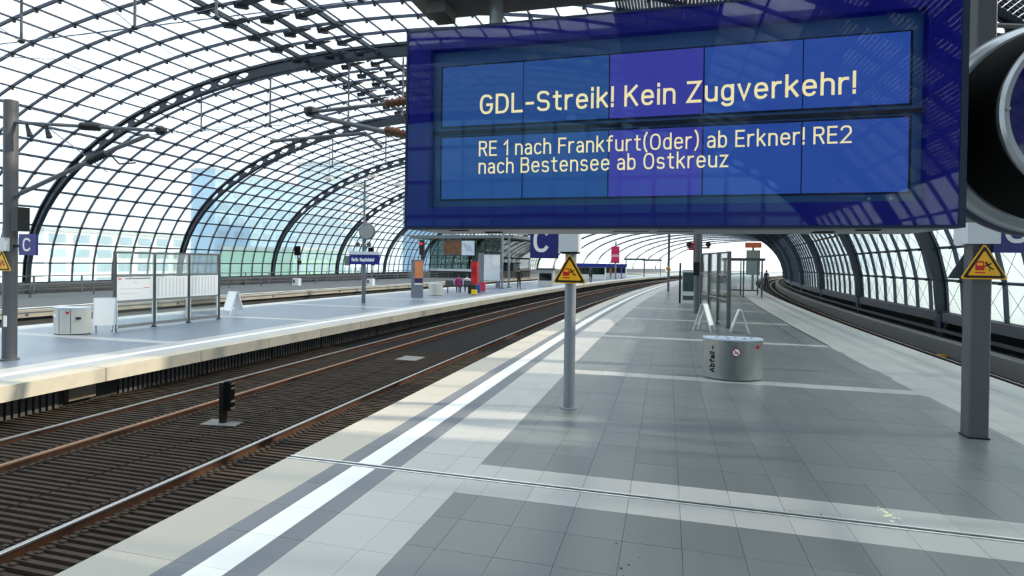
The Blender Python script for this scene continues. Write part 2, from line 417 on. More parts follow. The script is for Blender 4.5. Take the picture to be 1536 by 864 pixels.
for sgn in (0, 1):
    fx = (lambda o: o) if sgn == 0 else (lambda o: (EL+ER)-o)
    for o0, o1, kd, L in ((EL, -3.43, 'edge', 1.06), (-3.43, -3.22, 'strip', 0.53), (-3.22, -2.95, 'white', 0.53), (-2.95, -2.72, 'strip', 0.53),
                          (-2.72, -2.22, 'light', 0.53), (-2.22, -1.93, 'light', 0.53)):
        a, b = fx(o0), fx(o1)
        if sgn == 1: kd = {'white': 'light', 'strip': 'grey', 'edge': 'light'}.get(kd, kd)
        strip_tiles(min(a, b), max(a, b), kd, L)
def area(t):
    pts = [proj(W(t[i], t[j], 0)) for i, j in ((0, 2), (0, 3), (1, 3), (1, 2))]
    if any(p is None for p in pts): return 0
    if max(p[0] for p in pts) < 0 or min(p[0] for p in pts) > 1536 or min(p[1] for p in pts) > 864: return 0
    a = 0
    for k in range(4):
        p, q = pts[k], pts[(k+1) % 4]; a += p[0]*q[1]-q[0]*p[1]
    return abs(a)/2
KM = {'dark': (DARKT, DARKT_I, 'dark_floor_tile'), 'light': (LIGHTT, LIGHTT_I, 'light_floor_tile'), 'edge': (EDGE, EDGE_I, 'edge_slab'),
      'grey': (GREYS, GREYS_I, 'grey_strip_tile'), 'strip': (DARKS, DARKS_I, 'grooved_strip_tile'), 'white': (WHITET, WHITET_I, 'white_guide_tile')}
GAP = 0.0016
def tile_hexa(mb, t, dz):
    s0, s1, o0, o1, _ = t
    mb.wbox(s0+GAP, s1-GAP, o0+GAP, o1-GAP, -0.022, dz)
for kd, (mi, mf, nm) in KM.items():
    L = sorted([t for t in tiles if t[4] == kd], key=area, reverse=True)
    n1 = {'dark': 260, 'light': 170, 'edge': 50, 'strip': 110, 'white': 60, 'grey': 60}[kd]
    for t in L[:n1]:
        mb = MB(); tile_hexa(mb, t, random.uniform(-0.0006, 0.0006)); link(nm, mb.mesh(nm, mi, fix=False), floor)
    mb = MB()
    for t in L[n1:]: tile_hexa(mb, t, 0.0)
    o = link(nm+'_field', mb.mesh(nm+'_field', mf, fix=False), floor); tag(o, kind='stuff')
# plain strips further away
mb = MB()
for kd, a, b in (('edge', EL, -3.43), ('strip', -3.43, -3.22), ('white', -3.22, -2.95), ('strip', -2.95, -2.72), ('light', -2.72, -1.93)):
    for sgn in (0, 1):
        x0, x1 = (a, b) if sgn == 0 else ((EL+ER)-b, (EL+ER)-a)
        kk = kd if sgn == 0 else {'white': 'light', 'strip': 'grey', 'edge': 'light'}.get(kd, kd)
        for q0, q1 in ((TEND+6, 270), (-45, 0.2)):
            MB().wrect(q0, q1, x0, x1, -0.022, -0.001).build({'grey': 'grey_strip', 'edge': 'edge_strip', 'strip': 'dark_strip', 'white': 'white_guide_strip', 'light': 'light_strip'}[kk], KM[kk][0], floor)
lastrow = rows[-1][1]
MB().wrect(lastrow, 270, DK0, 4.38, -0.022, -0.001).build('far_paving', DARKT, floor)
MB().wrect(-45, rows[0][0], DK0, 4.38, -0.022, -0.001).build('rear_paving', DARKT, floor)
for k in range(8, 20):
    MB().wrect(SB0+6.15*k-0.2, SB0+6.15*k+0.2, DK0, 4.38, -0.01, 0.0008).build('light_cross_band', LIGHTT, floor)
# drain / expansion joint
dr = structure('trim_1', 'steel expansion joint crossing the near platform')
MB().wrect(SB0-0.053, SB0+0.053, EL, ER, -0.02, -0.006).build('channel', mat('joint_rubber', (40, 42, 46), 0.7), dr)
for q in (-0.046, 0.022):
    MB().wrect(SB0+q, SB0+q+0.024, EL, ER, -0.02, 0.004).build('steel_lip', mat('bright_steel', (238, 240, 242), 0.3, 0.5), dr)
MB().wrect(SB0-0.008, SB0+0.008, EL, ER, -0.02, -0.002).build('rubber_seal', BLK, dr)
# platform walls below the edges
wl = MB().wrect(-45, 270, EL+0.45, EL+0.5, -1.0, -0.3).build('wall_near_platform', CONCD); tag(wl, kind='structure')
wl = MB().wrect(-45, 270, ER-0.5, ER-0.45, -1.0, -0.3).build('wall_platform_right', CONCD); tag(wl, kind='structure')
# specks of dirt and chewing gum
gum = mat('gum_spots', (38, 40, 42), 0.7)
spots = [(-0.20+random.gauss(0, .05), 4.02+random.gauss(0, .16)) for _ in range(16)]+[(-.35, 4.6), (-2.36, 5.1), (1.36, 5.66), (-3.3, 5.0)]
for x, y in spots:
    r = random.uniform(0.006, 0.013)
    MB().lathe([(r, 0), (r*0.7, 0.002)], (x, y, 0.0008), n=8).build('gum_spot', gum, floor)
spl = mat('dried_splash', (236, 234, 205), 0.6)
for _ in range(16):
    r = random.uniform(0.006, 0.022); x, y = 1.93+random.gauss(0, .035), 5.83+random.gauss(0, .07)
    MB().lathe([(r, 0), (r*0.7, 0.0015)], (x, y, 0.0008), n=8).build('splash_spot', spl, floor)

# ================================================================== track trough left
RZ = -0.62                                            # rail head
tb = MB().wrect(-45, 270, -12.2, EL+0.5, -1.0, -0.76).build('track_bed', BEDG); tag(tb, 'dark slab trough with two tracks between the platforms', None, None, 'structure')
RAILS = {'near': (-4.83, -6.08), 'far': (-8.65, -9.85)}
def rail(o, parent, s0=-45, s1=270, shiny=True):
    sec = [(o-0.062, -0.785), (o+0.062, -0.785), (o+0.062, -0.77), (o+0.012, -0.745), (o+0.010, -0.66), (o+0.034, -0.648), (o-0.034, -0.648), (o-0.010, -0.66), (o-0.012, -0.745), (o-0.062, -0.77)]
    r = MB().sweep(s0, s1, sec, 1.5).build('rail', RUST, parent)
    MB().sweep(s0, s1, [(o-0.036, -0.648), (o+0.036, -0.648), (o+0.034, RZ-0.006), (o+0.022, RZ), (o-0.022, RZ), (o-0.034, RZ-0.006)], 1.5).build('rail_head', STEEL if shiny else mat('rail_head_dull', (150, 120, 100), .5, .5), r)
t1 = thing('railway_track', 'railway track nearest the camera, beside the near platform edge', 'track')
for o in RAILS['near']: rail(o, t1)
t2 = thing('railway_track', 'railway track with rusty rails beside the opposite platform', 'track')
rail(RAILS['far'][0], t2, shiny=False); rail(RAILS['far'][1], t2)
# ribbed absorber mats: 300 nearest ribs of each zone as pieces would be thousands, one stuff part per mat
mats_ = thing('absorber_mat', 'dark ribbed sound absorber mats laid between the left rails', 'track mat')
def ribs(zone, s0, s1, step, nm, zt, m):
    mb = MB(); t = s0
    while t < s1:
        a = random.uniform(-.012, .012)
        mb.wbox(t, t+step*0.46, zone[0], zone[1], -0.78, zt+random.uniform(-.004, .004)); t += step
    o = link(nm, mb.mesh(nm, m, fix=False), mats_); tag(o, kind='stuff')
for z0, z1 in ((-4.70, -4.0), (-5.98, -4.93), (-7.24, -6.19), (-8.55, -7.28), (-9.75, -8.75), (-11.2, -9.96)):
    ribs((z0, z1), 0.5, 17, 0.115, 'mat_ribs', -0.69, RIBM)
for o in (-6.30, -5.86, -8.42, -8.87):
    mb = MB(); t = 0.5
    while t < 17:
        mb.wbox(t+.02, t+.065, o-.035, o+.035, -0.78, -0.672); t += 0.115
    ob = link('mat_edge_studs', mb.mesh('mat_edge_studs', RIBM, fix=False), mats_); tag(ob, kind='stuff')
# dwarf signal between the tracks
ds = thing('dwarf_signal', 'small black ground signal on grey base plate between the left tracks', 'signal', (-7.45, 8.45, -0.684), math.radians(8))
MB().box(-.34, .30, -.17, .17, 0, 0.02).build('base_plate', mat('plate_grey', (112, 112, 114), .7), ds)
MB().box(-.06, .03, -.05, .05, 0.02, .72).build('post', BLK, ds)
b_ = MB().box(.03, .15, -.07, .07, .25, .74).build('signal_box', BLKM, ds)
for z in (.28, .40, .63, .71): MB().box(.15, .175, -.05, .05, z-.015, z+.015).build('hinge', mat('hinge_grey', (120, 110, 100), .5), b_)
MB().tube([(.03, 0, .05), (.25, .06, .05), (.5, .05, .03)], .015, 6).build('cable', BLK, ds)
pl = MB().wbox(15.3, 16.0, -7.65, -7.0, -.684, -.66).build('cover_plate', mat('plate_light', (120, 120, 122), .7)); tag(pl, 'light grey cover plate lying on the slab between the left tracks', 'cover plate')

# ================================================================== opposite (left) platform
PL, PR = -19.6, -10.75
lp = MB().wrect(-45, 270, PL+.02, PR-.3, -.28, -.004).build('floor_opposite', JOINT); tag(lp, 'grey floor of the opposite platform across the tracks', None, None, 'structure')
LDK = mat('granite_bluish', (110, 121, 138), 0.34, 0, 0.55, noise=(60, .06))
for o0, o1, m, nm in ((PR-.92, PR-.5, LIGHTT, 'light_strip'), (PR-1.17, PR-.92, WHITET, 'white_guide_strip'), (PR-1.7, PR-1.17, LIGHTT, 'light_strip'),
                      (PL+.9, PR-1.7, LDK, 'dark_paving'), (PL, PL+.9, LIGHTT, 'light_strip')):
    MB().wrect(-45, 270, o0, o1, -.004, 0.0).build(nm, m, lp)
for k in range(-2, 22):
    MB().wrect(6.0+6.15*k-.2, 6.0+6.15*k+.2, PL+.9, PR-1.7, -.003, 0.0015).build('light_cross_band', LIGHTT, lp)
t = -3.0
while t < 118:
    MB().wbox(t+.008, t+2.392, PR-.5, PR, -.27, random.uniform(-.001, .001)).build('edge_slab', mat('edge_concrete', (180, 175, 164), .7, noise=(5, .10), rnd=.04), lp); t += 2.4
wl = MB().wrect(-45, 270, PR-.62, PR-.56, -1.0, -.27).build('wall_opposite_platform', mat('wall_black', (34, 34, 37), .8)); tag(wl, kind='structure')
mb = MB()
for k in range(10):
    x = k*.12
    mb.prism([(0, 0)], 0, 0) if False else None
    mb.box(0, .045, x+.015, x+.085, -.86, -.29)
pm = mb.mesh('ribbed_panel', mat('wall_rib', (66, 66, 70), .7, noise=(5, .2)))
t = 0.0; k = 0
while t < 60:
    if k not in (7,):
        p0 = W(t, PR-.56); link('ribbed_panel', pm, wl, p0, HD(t))
    t += 1.215; k += 1
bx = MB().box(0, .12, 0, .55, -.62, -.36).build('junction_box', mat('box_rusty', (108, 98, 90), .7, noise=(20, .4)), wl, False, W(8.6, PR-.56), 0.0)
# far side tracks and third platform
tb2 = MB().wrect(-45, 270, -25.6, PL+.1, -1.0, -.80).build('track_bed_far', BED); tag(tb2, 'dark trough behind the opposite platform', None, None, 'structure')
t3 = thing('railway_track', 'railway track just behind the opposite platform', 'track')
for o in (-20.6, -22.0): rail(o, t3, -10, 110)
t4 = thing('railway_track', 'railway track along the third platform on the left', 'track')
for o in (-23.3, -24.7): rail(o, t4, -10, 110)
fp = MB().wrect(-45, 270, -36.0, -25.4, -.9, 0).build('floor_third', mat('third_floor', (74, 77, 80), .75, noise=(3, .08))); tag(fp, 'third platform at the far left below the glass wall', None, None, 'structure')
MB().wrect(-45, 270, -25.4, -25.2, -.3, .003).build('edge_kerb', CONC, fp)
MB().wrect(-45, 270, -26.4, -26.15, 0, .004).build('white_guide_strip', WHITET, fp)
tb3 = MB().wrect(-45, 270, -48.5, -36.0, -1.0, -.8).build('track_bed_wall', BED); tag(tb3, kind='structure')
def railing(nm, label, o, s0, s1, step, zs, h):
    r = thing(nm, label, 'railing')
    for z in zs: MB().sweep(s0, s1, [(o-.03, z-.03), (o+.03, z-.03), (o+.03, z+.03), (o-.03, z+.03)], 2).build('rail_bar', MASTG, r)
    t = s0
    pm = MB().box(-.035, .035, -.035, .035, 0, h).mesh('post', MASTG)
    while t <= s1: link('post', pm, r, W(t, o), HD(t)); t += step
    return r
railing('railing', 'long grey railing along the back of the third platform', -35.6, 6, 73, 2.6, (.55, 1.05), 1.08)
railing('railing', 'long grey railing between the tracks behind the opposite platform', -22.65, 6, 100, 3.2, (-.35, .12), .15)
bb = railing('railing', 'grey trackside railing at the far left below the glass wall', -33.2, 6, 73, 3.3, (.4, .72), .75)

# ================================================================== right track and kerb
tb4 = MB().wrect(-45, 270, ER-.5, 10.3, -1.05, -.82).build('track_bed_right', BED); tag(tb4, 'dark trough of the single track at the right', None, None, 'structure')
t5 = thing('railway_track', 'single railway track along the right glass wall', 'track')
for o in (7.15, 8.45): rail(o, t5)
kb = MB().wrect(-45, 270, 9.15, 9.55, -.9, -.30).build('trim_2', mat('kerb_grey', (120, 120, 122), .8, noise=(4, .1))); tag(kb, 'concrete kerb beside the right track', None, None, 'structure')
MB().wrect(-45, 270, 9.55, 10.9, -.9, -.55).build('walkway_slab', CONCD, kb)
mb = thing('trackside_marker', 'small yellow marker lying beside the right track', 'marker', W(23.0, 8.95, -.82), 0)
MB().box(-.12, .12, -.1, .1, 0, .10).build('marker_block', YEL, mb); MB().box(-.16, .16, -.14, .14, 0, .03).build('marker_base', BLK, mb)

# ================================================================== vaulted glass roof
SPAN, NB, NR = 12.2, 8, 48
RIB0 = 27.0
B0, N0 = 4, 7                                          # bays behind / ahead of rib at 27
ribS = [RIB0+SPAN*k for k in range(-5, 11)]            # -34 .. 149
Z0, HB, EXP = 0.45, 13.1, 2.15
def oL(s): return -41.0-(0.12*max(0, s-27.0))
def oR(s): return 10.6
raw = []
for k in range(2001):
    u = -1+2*k/2000; raw.append((u, (1-abs(u)**EXP)**(1/EXP)))
acc = [0.0]
for k in range(2000):
    acc.append(acc[-1]+math.hypot((raw[k+1][0]-raw[k][0])*25.8, (raw[k+1][1]-raw[k][1])*HB))
prof = []; j = 0
for k in range(NR+1):
    tgt = acc[-1]*k/NR
    while j < 1999 and acc[j+1] < tgt: j += 1
    t = 0 if acc[j+1] == acc[j] else (tgt-acc[j])/(acc[j+1]-acc[j])
    prof.append((raw[j][0]+(raw[j+1][0]-raw[j][0])*t, raw[j][1]+(raw[j+1][1]-raw[j][1])*t))
def roof2(s, k):
    a = oL(s); b = oR(s); c = (a+b)/2; h = (b-a)/2
    return (c+h*prof[k][0], Z0+HB*prof[k][1])
def nrm(s, k):
    p = roof2(s, max(0, k-1)); q = roof2(s, min(NR, k+1)); d = (q[0]-p[0], q[1]-p[1]); l = math.hypot(*d)
    return (d[1]/l, -d[0]/l)                            # inward normal (o,z)
def RP(s, k, inn=0.0):
    o, z = roof2(s, k); n = nrm(s, k)
    return W(s, o+n[0]*inn, z+n[1]*inn)
ceil = structure('ceiling', 'vaulted steel and glass station roof with curved arches')
def taper(k): return .58+.42*min(1.0, min(k, NR-k)/9.0)
def arc_member(mb, s, w, d0, d1, k0=0, k1=NR, tp=False):
    i = len(mb.v); n = 0
    for k in range(k0, k1+1):
        for ds_, dd in ((-w/2, d0), (w/2, d0), (w/2, d1), (-w/2, d1)):
            mb.v.append(tuple(RP(s+ds_, k, dd*(taper(k) if tp else 1))))
        n += 1
    for q in range(n-1):
        for e in range(4):
            a = i+q*4+e; b = i+q*4+(e+1) % 4
            mb.f.append((a, b, b+4, a+4)); mb.m.append(0)
    mb.f.append((i, i+1, i+2, i+3)); mb.m.append(0); e = i+(n-1)*4; mb.f.append((e+3, e+2, e+1, e)); mb.m.append(0)
stations = []
for q in range(len(ribS)-1):
    for c in range(NB): stations.append(ribS[q]+SPAN*c/NB)
stations.append(ribS[-1])
# arches
for q, s in enumerate(ribS):
    mb = MB(); arc_member(mb, s, .26, .02, .16, tp=True); ar = mb.build('arch_rib', RIBST, ceil)
    mb = MB(); arc_member(mb, s, .26, .58, .72, tp=True); mb.build('inner_chord', RIBST, ar)
    mb = MB()
    for k in range(NR):
        solid = k < 6 or k >= NR-6 or 18 <= k < 30
        def pt(t, inn, ds_):
            a = RP(s+ds_, k, inn*taper(k)); b = RP(s+ds_, k+1, inn*taper(k+1)); return a.lerp(b, t)
        if solid:
            mb.hexa([pt(0, .15, -.04), pt(1, .15, -.04), pt(1, .59, -.04), pt(0, .59, -.04), pt(0, .15, .04), pt(1, .15, .04), pt(1, .59, .04), pt(0, .59, .04)])
        else:                                            # oval opening: post that widens to both chords
            lv = [(.15, .50), (.22, .34), (.30, .20), (.37, .16), (.44, .20), (.52, .34), (.59, .50)]
            for (a0, w0), (a1, w1) in zip(lv[:-1], lv[1:]):
                for t0, sg in ((0, 1), (1, -1)):
                    e0, e1 = t0+sg*w0, t0+sg*w1
                    mb.hexa([pt(t0, a0, -.04), pt(e0, a0, -.04), pt(e1, a1, -.04), pt(t0, a1, -.04), pt(t0, a0, .04), pt(e0, a0, .04), pt(e1, a1, .04), pt(t0, a1, .04)])
    mb.build('web_plate', RIBST, ar)
    # hinge feet
    for side, k in ((0, 0), (1, NR)):
        f0 = RP(s, k, .22); sg = 1 if side == 0 else -1
        ft = MB(); hd = HD(s)
        ft.bar(f0+Vector((0, 0, .1)), f0-Vector((0, 0, .75)), .26, .36)
        for ds_ in (-.55, .55):
            pts = [W(s+ds_*math.cos(a), roof2(s, k)[0]+sg*.25, Z0-.25-.6*math.sin(a)) for a in (0, .4, .8, 1.2, 1.5)]
            ft.tube(pts, .07, 6)
        ft.build('arch_foot', RIBST, ar)
    # underspan tension rods and cable
    rods = (-26.6, -21.8, -16.8, -13.6, -8.6, -3.8)
    def roofz(o):
        a = oL(s); b = oR(s); u = (o-(a+b)/2)/((b-a)/2); return Z0+HB*(1-abs(u)**EXP)**(1/EXP)
    for o in rods:
        tr = MB().tube([W(s, o, roofz(o)-.8), W(s, o, 9.65)], .045, 6).build('tension_rod', MASTG, ar)
        MB().lathe([(.05, -.06), (.10, -.03), (.10, .03), (.05, .06)], W(s, o, 9.65), n=8).build('rod_node', CLAMP, tr)
    mb = MB()
    mb.tube([W(s, -33, roofz(-33)-.8)]+[W(s, o, 9.65) for o in rods]+[W(s, 2.6, roofz(2.6)-.8)], .018, 5)
    for o in rods[:3]:
        for d in (-6.1, 6.1): mb.tube([W(s, o, 9.65), W(s+d, o-2.2, roofz(o-2.2)-.1)], .013, 4)
    mb.build('tension_cable', CABLE, ar)
# glazing arches between the main arches
for q, s in enumerate(stations):
    if q % NB == 0: continue
    mb = MB(); arc_member(mb, s, .065, .0, .135); mb.build('glazing_arch', PURL, ceil)
# longitudinal purlins
for k in range(NR+1):
    mb = MB(); i = 0; n = 0
    for s in stations:
        nn = nrm(s, k); tt = (-nn[1], nn[0])
        o, z = roof2(s, k)
        hw, dp_ = (.042, .15) if z < 10.3 else (.030, .09)
        for a, b in ((-hw, .02), (hw, .02), (hw, dp_), (-hw, dp_)):
            mb.v.append(tuple(W(s, o+tt[0]*a+nn[0]*b, z+tt[1]*a+nn[1]*b)))
        n += 1
    for q in range(n-1):
        for e in range(4):
            a = q*4+e; b = q*4+(e+1) % 4; mb.f.append((a, b, b+4, a+4)); mb.m.append(0)
    mb.build('purlin', PURL, ceil)
# clamps where purlins cross glazing arches
mb = MB()
for s in stations:
    if not (8 < s < 90): continue
    for k in range(1, NR):
        nn = nrm(s, k); tt = (-nn[1], nn[0]); o, z = roof2(s, k)
        P = lambda a, b, ds_: W(s+ds_, o+tt[0]*a+nn[0]*b, z+tt[1]*a+nn[1]*b)
        w = .065
        mb.hexa([P(-w, .08, -w), P(w, .08, -w), P(w, .08, w), P(-w, .08, w), P(-w*.7, .24, -w*.7), P(w*.7, .24, -w*.7), P(w*.7, .24, w*.7), P(-w*.7, .24, w*.7)])
o = mb.build('purlin_clamps', CLAMP, ceil); tag(o, kind='stuff')
# glass panes
def pane_kind(s, k):
    o, z = roof2(s, k+.0 if isinstance(k, float) else k); o2, z2 = roof2(s, k+1); o = (o+o2)/2; z = (z+z2)/2
    if o > 4 and z < 5.6: return 'frosted'
    if o > -2.0:
        if 6.2 < z < 7.9 and o > 0 and 8.5 < s < 25 and (int(s*3.1)+k) % 4: return 'clear'  # clear gaps added so dappled sun reaches the near platform's left edge
        if 2.2 < o < 4.6 and s < 13: return 'clear'  # second clear gap, added to let sun onto the opposite platform's edge face
        return 'solar'
    if o < -20 and z < 7: return 'lower'
    return 'clear'
GM = {'clear': GLASSC, 'lower': GLASSL, 'frosted': GLASSF, 'solar': GLASSP}
panes = []
for q in range(len(stations)-1):
    for k in range(NR):
        s0, s1 = stations[q]+.03, stations[q+1]-.03
        a, b, c, d = RP(s0, k), RP(s1, k), RP(s1, k+1), RP(s0, k+1)
        e = .03/1.3
        A, D_ = a.lerp(d, e), a.lerp(d, 1-e); B_, C_ = b.lerp(c, e), b.lerp(c, 1-e)
        pts = [proj(p) for p in (A, B_, C_, D_)]; ar_ = 0
        if not any(p is None for p in pts):
            cx = sum(p[0] for p in pts)/4; cy = sum(p[1] for p in pts)/4
            hid = 612 < cx < 1436 and cy < 345
            if 0 < cx < 1536 and 0 < cy < 864 and not hid:
                for m_ in range(4):
                    p, r_ = pts[m_], pts[(m_+1) % 4]; ar_ += p[0]*r_[1]-r_[0]*p[1]
        n = (B_-A).cross(D_-A).normalized()*0.012
        panes.append((abs(ar_)/2, pane_kind((s0+s1)/2, k), [A-n, B_-n, C_-n, D_-n, A+n, B_+n, C_+n, D_+n]))
panes.sort(key=lambda t: -t[0])
UVH = {(0, 3, 2, 1): [(0, 0), (0, 1), (1, 1), (1, 0)], (4, 5, 6, 7): [(0, 0), (1, 0), (1, 1), (0, 1)]}
def pane_mesh(lst, nm, m):
    mb = MB(); mb.uv = []
    for _, kd, p in lst:
        mb.hexa(p)
        mb.uv += [(0, 0), (0, 1), (1, 1), (1, 0), (0, 0), (1, 0), (1, 1), (0, 1)]+[(0.05, 0.05)]*16
    return mb.mesh(nm, m, fix=False)
for t in panes[:300]: link('glass_pane', pane_mesh([t], 'glass_pane', GM[t[1]]), ceil)
for kd in GM:
    o = link('glass_panes_'+kd, pane_mesh([t for t in panes[300:] if t[1] == kd], 'glass_panes', GM[kd]), ceil); tag(o, kind='stuff')
fpan = MB(); fpan.uv = []
KS = list(range(0, NR+1, 4))
for q in range(1, 11):
    s = ribS[-1]+SPAN*q
    mb = MB(); arc_member(mb, s, .22, .02, .45); mb.build('arch_rib', RIBST, ceil)
    for k0, k1 in zip(KS[:-1], KS[1:]):
        fpan.hexa([RP(s-SPAN+.2, k0), RP(s-.2, k0), RP(s-.2, k1), RP(s-SPAN+.2, k1), RP(s-SPAN+.2, k0, .02), RP(s-.2, k0, .02), RP(s-.2, k1, .02), RP(s-SPAN+.2, k1, .02)])
o = fpan; o.uv = None; o = o.build('far_glass_panes', GLASSC, ceil); tag(o, kind='stuff')
# ridge walkway beams and opened smoke vents
for o in (-19.4, -17.2, -15.0):
    MB().sweep(-20, 100, lambda s, o=o: [(o-.07, 12.95), (o+.07, 12.95), (o+.07, 13.15), (o-.07, 13.15)], 4).build('ridge_beam', RIBST, ceil)
vm = MB(); vm.hexa([(-.5, -.35, .0), (.5, -.35, 0), (.5, .35, 0), (-.5, .35, 0), (-.5, -.35, .05), (.5, -.35, .05), (.5, .35, .05), (-.5, .35, .05)])
vm.box(-.56, -.42, -.4, .4, -.12, .12)
vme = vm.mesh('smoke_vent', RIBST)
for s in stations:
    if 6 < s < 62:
        for o in (-19.0, -17.0, -15.2):
            v = link('smoke_vent', vme, ceil, W(s+.76, o, 12.9), HD(s)); v.rotation_euler = (math.radians(18), math.radians(-10), HD(s))
# right-hand wall: base beam, trough wall, bracing cables
wr = MB().wrect(-45, 270, 10.30, 10.85, .10, .46).build('wall_right', mat('base_beam', (84, 88, 94), .6)); tag(wr, 'steel base beam below the right glass wall', None, None, 'structure')
MB().wrect(-45, 270, 10.75, 10.9, -1.0, .10).build('back_panel', BED, wr)
MB().sweep(-20, 112, [(10.2, -.28), (10.32, -.28), (10.32, -.16), (10.2, -.16)], 2).build('cable_pipe', ALUD, wr)
for q in range(3, 8):
    mb = MB(); s0 = ribS[q]
    for c in range(NB):
        a, b = s0+SPAN*c/NB, s0+SPAN*(c+1)/NB
        for k in range(NR-6, NR):
            mb.tube([RP(a, k, .1), RP(b, k+1, .1)], .009, 4); mb.tube([RP(b, k, .1), RP(a, k+1, .1)], .009, 4)
    mb.build('bracing_cables', CABLE, ceil)
wlf = MB().sweep(-45, 270, lambda s: [(oL(s)-.4, -1.0), (oL(s)+.35, -1.0), (oL(s)+.35, .42), (oL(s)-.4, .42)], 3).build('wall_left', mat('left_base', (70, 76, 84), .6)); tag(wlf, 'dark base beam below the left glass wall', None, None, 'structure')
MB().sweep(-45, 112, lambda s: [(oL(s)+1.6, .05), (oL(s)+1.75, .05), (oL(s)+1.75, .25), (oL(s)+1.6, .25)], 3).build('cable_duct', ALUD, wlf)

# glazed office block that closes the hall behind the photographer
wb = MB().box(-44, 14, -47.5, -47, -1, 24).build('wall_back', mat('back_facade', (70, 84, 96), .5)); tag(wb, 'glazed office facade closing the hall behind', None, None, 'structure')
pm = MB().box(-1.35, 1.35, 0, .12, -1.5, 1.5).mesh('facade_panel', mat('facade_teal', (84, 132, 150), .2, .1, .6, rnd=.25))
for i in range(19):
    for j in range(5): link('facade_panel', pm, wb, (-42.4+3.05*i, -47, 1.2+3.4*j+.4))

# ================================================================== blue train display
dp = thing('departure_display', 'large blue hanging departure display with yellow lettering', 'display', (0, 3.4, 0))
X0, X1, ZB, ZT, DPT = -1.604, 1.408, 2.42, 3.645, .60
MB().box(X0, X1, .06, DPT, ZB+.012, ZT).build('housing', DHOUS, dp)
fr = MB()
wx0, wx1, wz0, wz1 = -1.455, 1.265, 2.545, 3.53
fr.box(X0, wx0, -.02, .06, ZB, ZT); fr.box(wx1, X1, -.02, .06, ZB, ZT); fr.box(wx0, wx1, -.02, .06, ZB, wz0); fr.box(wx0, wx1, -.02, .06, wz1, ZT)
fr.build('front_frame', DBLUE, dp)
rim = MB()
for a in ((X0-.012, X0, ZB, ZT), (X1, X1+.03, ZB, ZT)): rim.box(a[0], a[1], -.03, .10, a[2]-.012, a[3]+.012)
rim.box(X0, X1, -.03, .10, ZT, ZT+.012); rim.box(X0, X1, -.03, .10, ZB-.014, ZB)
rim.build('frame_rim', mat('rim_dark', (40, 52, 74), .4, .4), dp)
BEZ = mat('bezel_blue', (66, 112, 168), .45, 0, .4)
MB().box(wx0, wx1, .045, .055, wz0, wz1).build('bezel', BEZ, dp)
sc = mat('screen_glow', (6, 14, 40), .4, emit=(34, 88, 164), estr=.62)
sc2 = mat('screen_glow_violet', (12, 10, 44), .4, emit=(66, 70, 186), estr=.62)
sc3 = mat('screen_glow_blue', (8, 12, 44), .4, emit=(42, 86, 184), estr=.62)
cx = (-1.393, -.864, -.343, .186, .697, 1.206)
for r_, (za, zb) in enumerate(((3.06, 3.43), (2.60, 2.985))):
    MB().box(cx[0]-.012, cx[5]+.012, .040, .046, za-.012, zb+.012).build('screen_surround', mat('screen_line', (14, 28, 66), .5), dp)
    for c in range(5):
        MB().box(cx[c]+.004, cx[c+1]-.004, .030, .042, za, zb).build('screen_panel', (sc, sc, sc2, sc3, sc3)[c], dp)
MB().box(wx0, wx1, .03, .05, 3.008, 3.03).build('divider_bar', mat('divider', (8, 14, 48), .4), dp)
LET = mat('display_letters', (60, 60, 40), .5, emit=(250, 236, 176), estr=.95)
text_part('GDL-Streik! Kein Zugverkehr!', 'lettering', LET, dp, -1.14, .952, 3.122, .029, height=.122, weight=.125)
text_part('RE 1 nach Frankfurt(Oder) ab Erkner! RE2', 'lettering', LET, dp, -1.143, .937, 2.862, .029, height=.094, weight=.105)
text_part('nach Bestensee ab Ostkreuz', 'lettering', LET, dp, -1.143, .3225, 2.752, .029, height=.094, weight=.105)
MB().box(X0+.004, X1-.004, -.034, -.028, ZB+.002, ZT-.002).build('front_glass', GLASSS, dp)
un = MB().box(X0, X1, .06, DPT, ZB-.012, ZB+.012).build('underside_panel', DUND, dp)
for x, y in ((-1.3, .12), (-1.13, .33), (1.05, .12), (.88, .33)): MB().box(x-.055, x+.055, y-.03, y+.03, ZB-.018, ZB-.011).build('vent_slot', BLKM, un)
for x in (-.22, .05): MB().box(x-.11, x+.11, .25, .27, ZB-.016, ZB-.011).build('vent_slot', mat('slot_grey', (90, 90, 90), .6), un)
for x in (1.02, 1.12): MB().lathe([(.008, -.004), (.006, .004)], (x, .02, 2.565), ax='Y', n=8).build('screw', SILV, dp)
# support beam the display hangs from
bm_ = thing('support_beam', 'dark grey box beam above the blue display', 'beam', (0, 3.62, 0))
MB().box(-1.64, 2.7, -.17, .17, 3.90, 4.25).build('beam_body', BEAMG, bm_)
MB().box(-1.55, -1.42, -.10, .10, 3.83, 3.90).build('end_bracket', BEAMG, bm_)
for x in (-1.10, .75): MB().tube([(x, 0, 3.64), (x, 0, 3.91)], .045, 14).build('drop_pipe', ALU, bm_, smooth=True)
MB().tube([(2.05, .08, 3.55), (2.05, .08, 3.91)], .045, 14).build('drop_pipe', ALU, bm_, smooth=True)
for x in (-.6, 1.6): MB().tube([(x, 0, 4.24), (x, 0, 11.4 if x < 0 else 10.8)], .06, 12).build('hanger_tube', ALU, bm_, smooth=True)
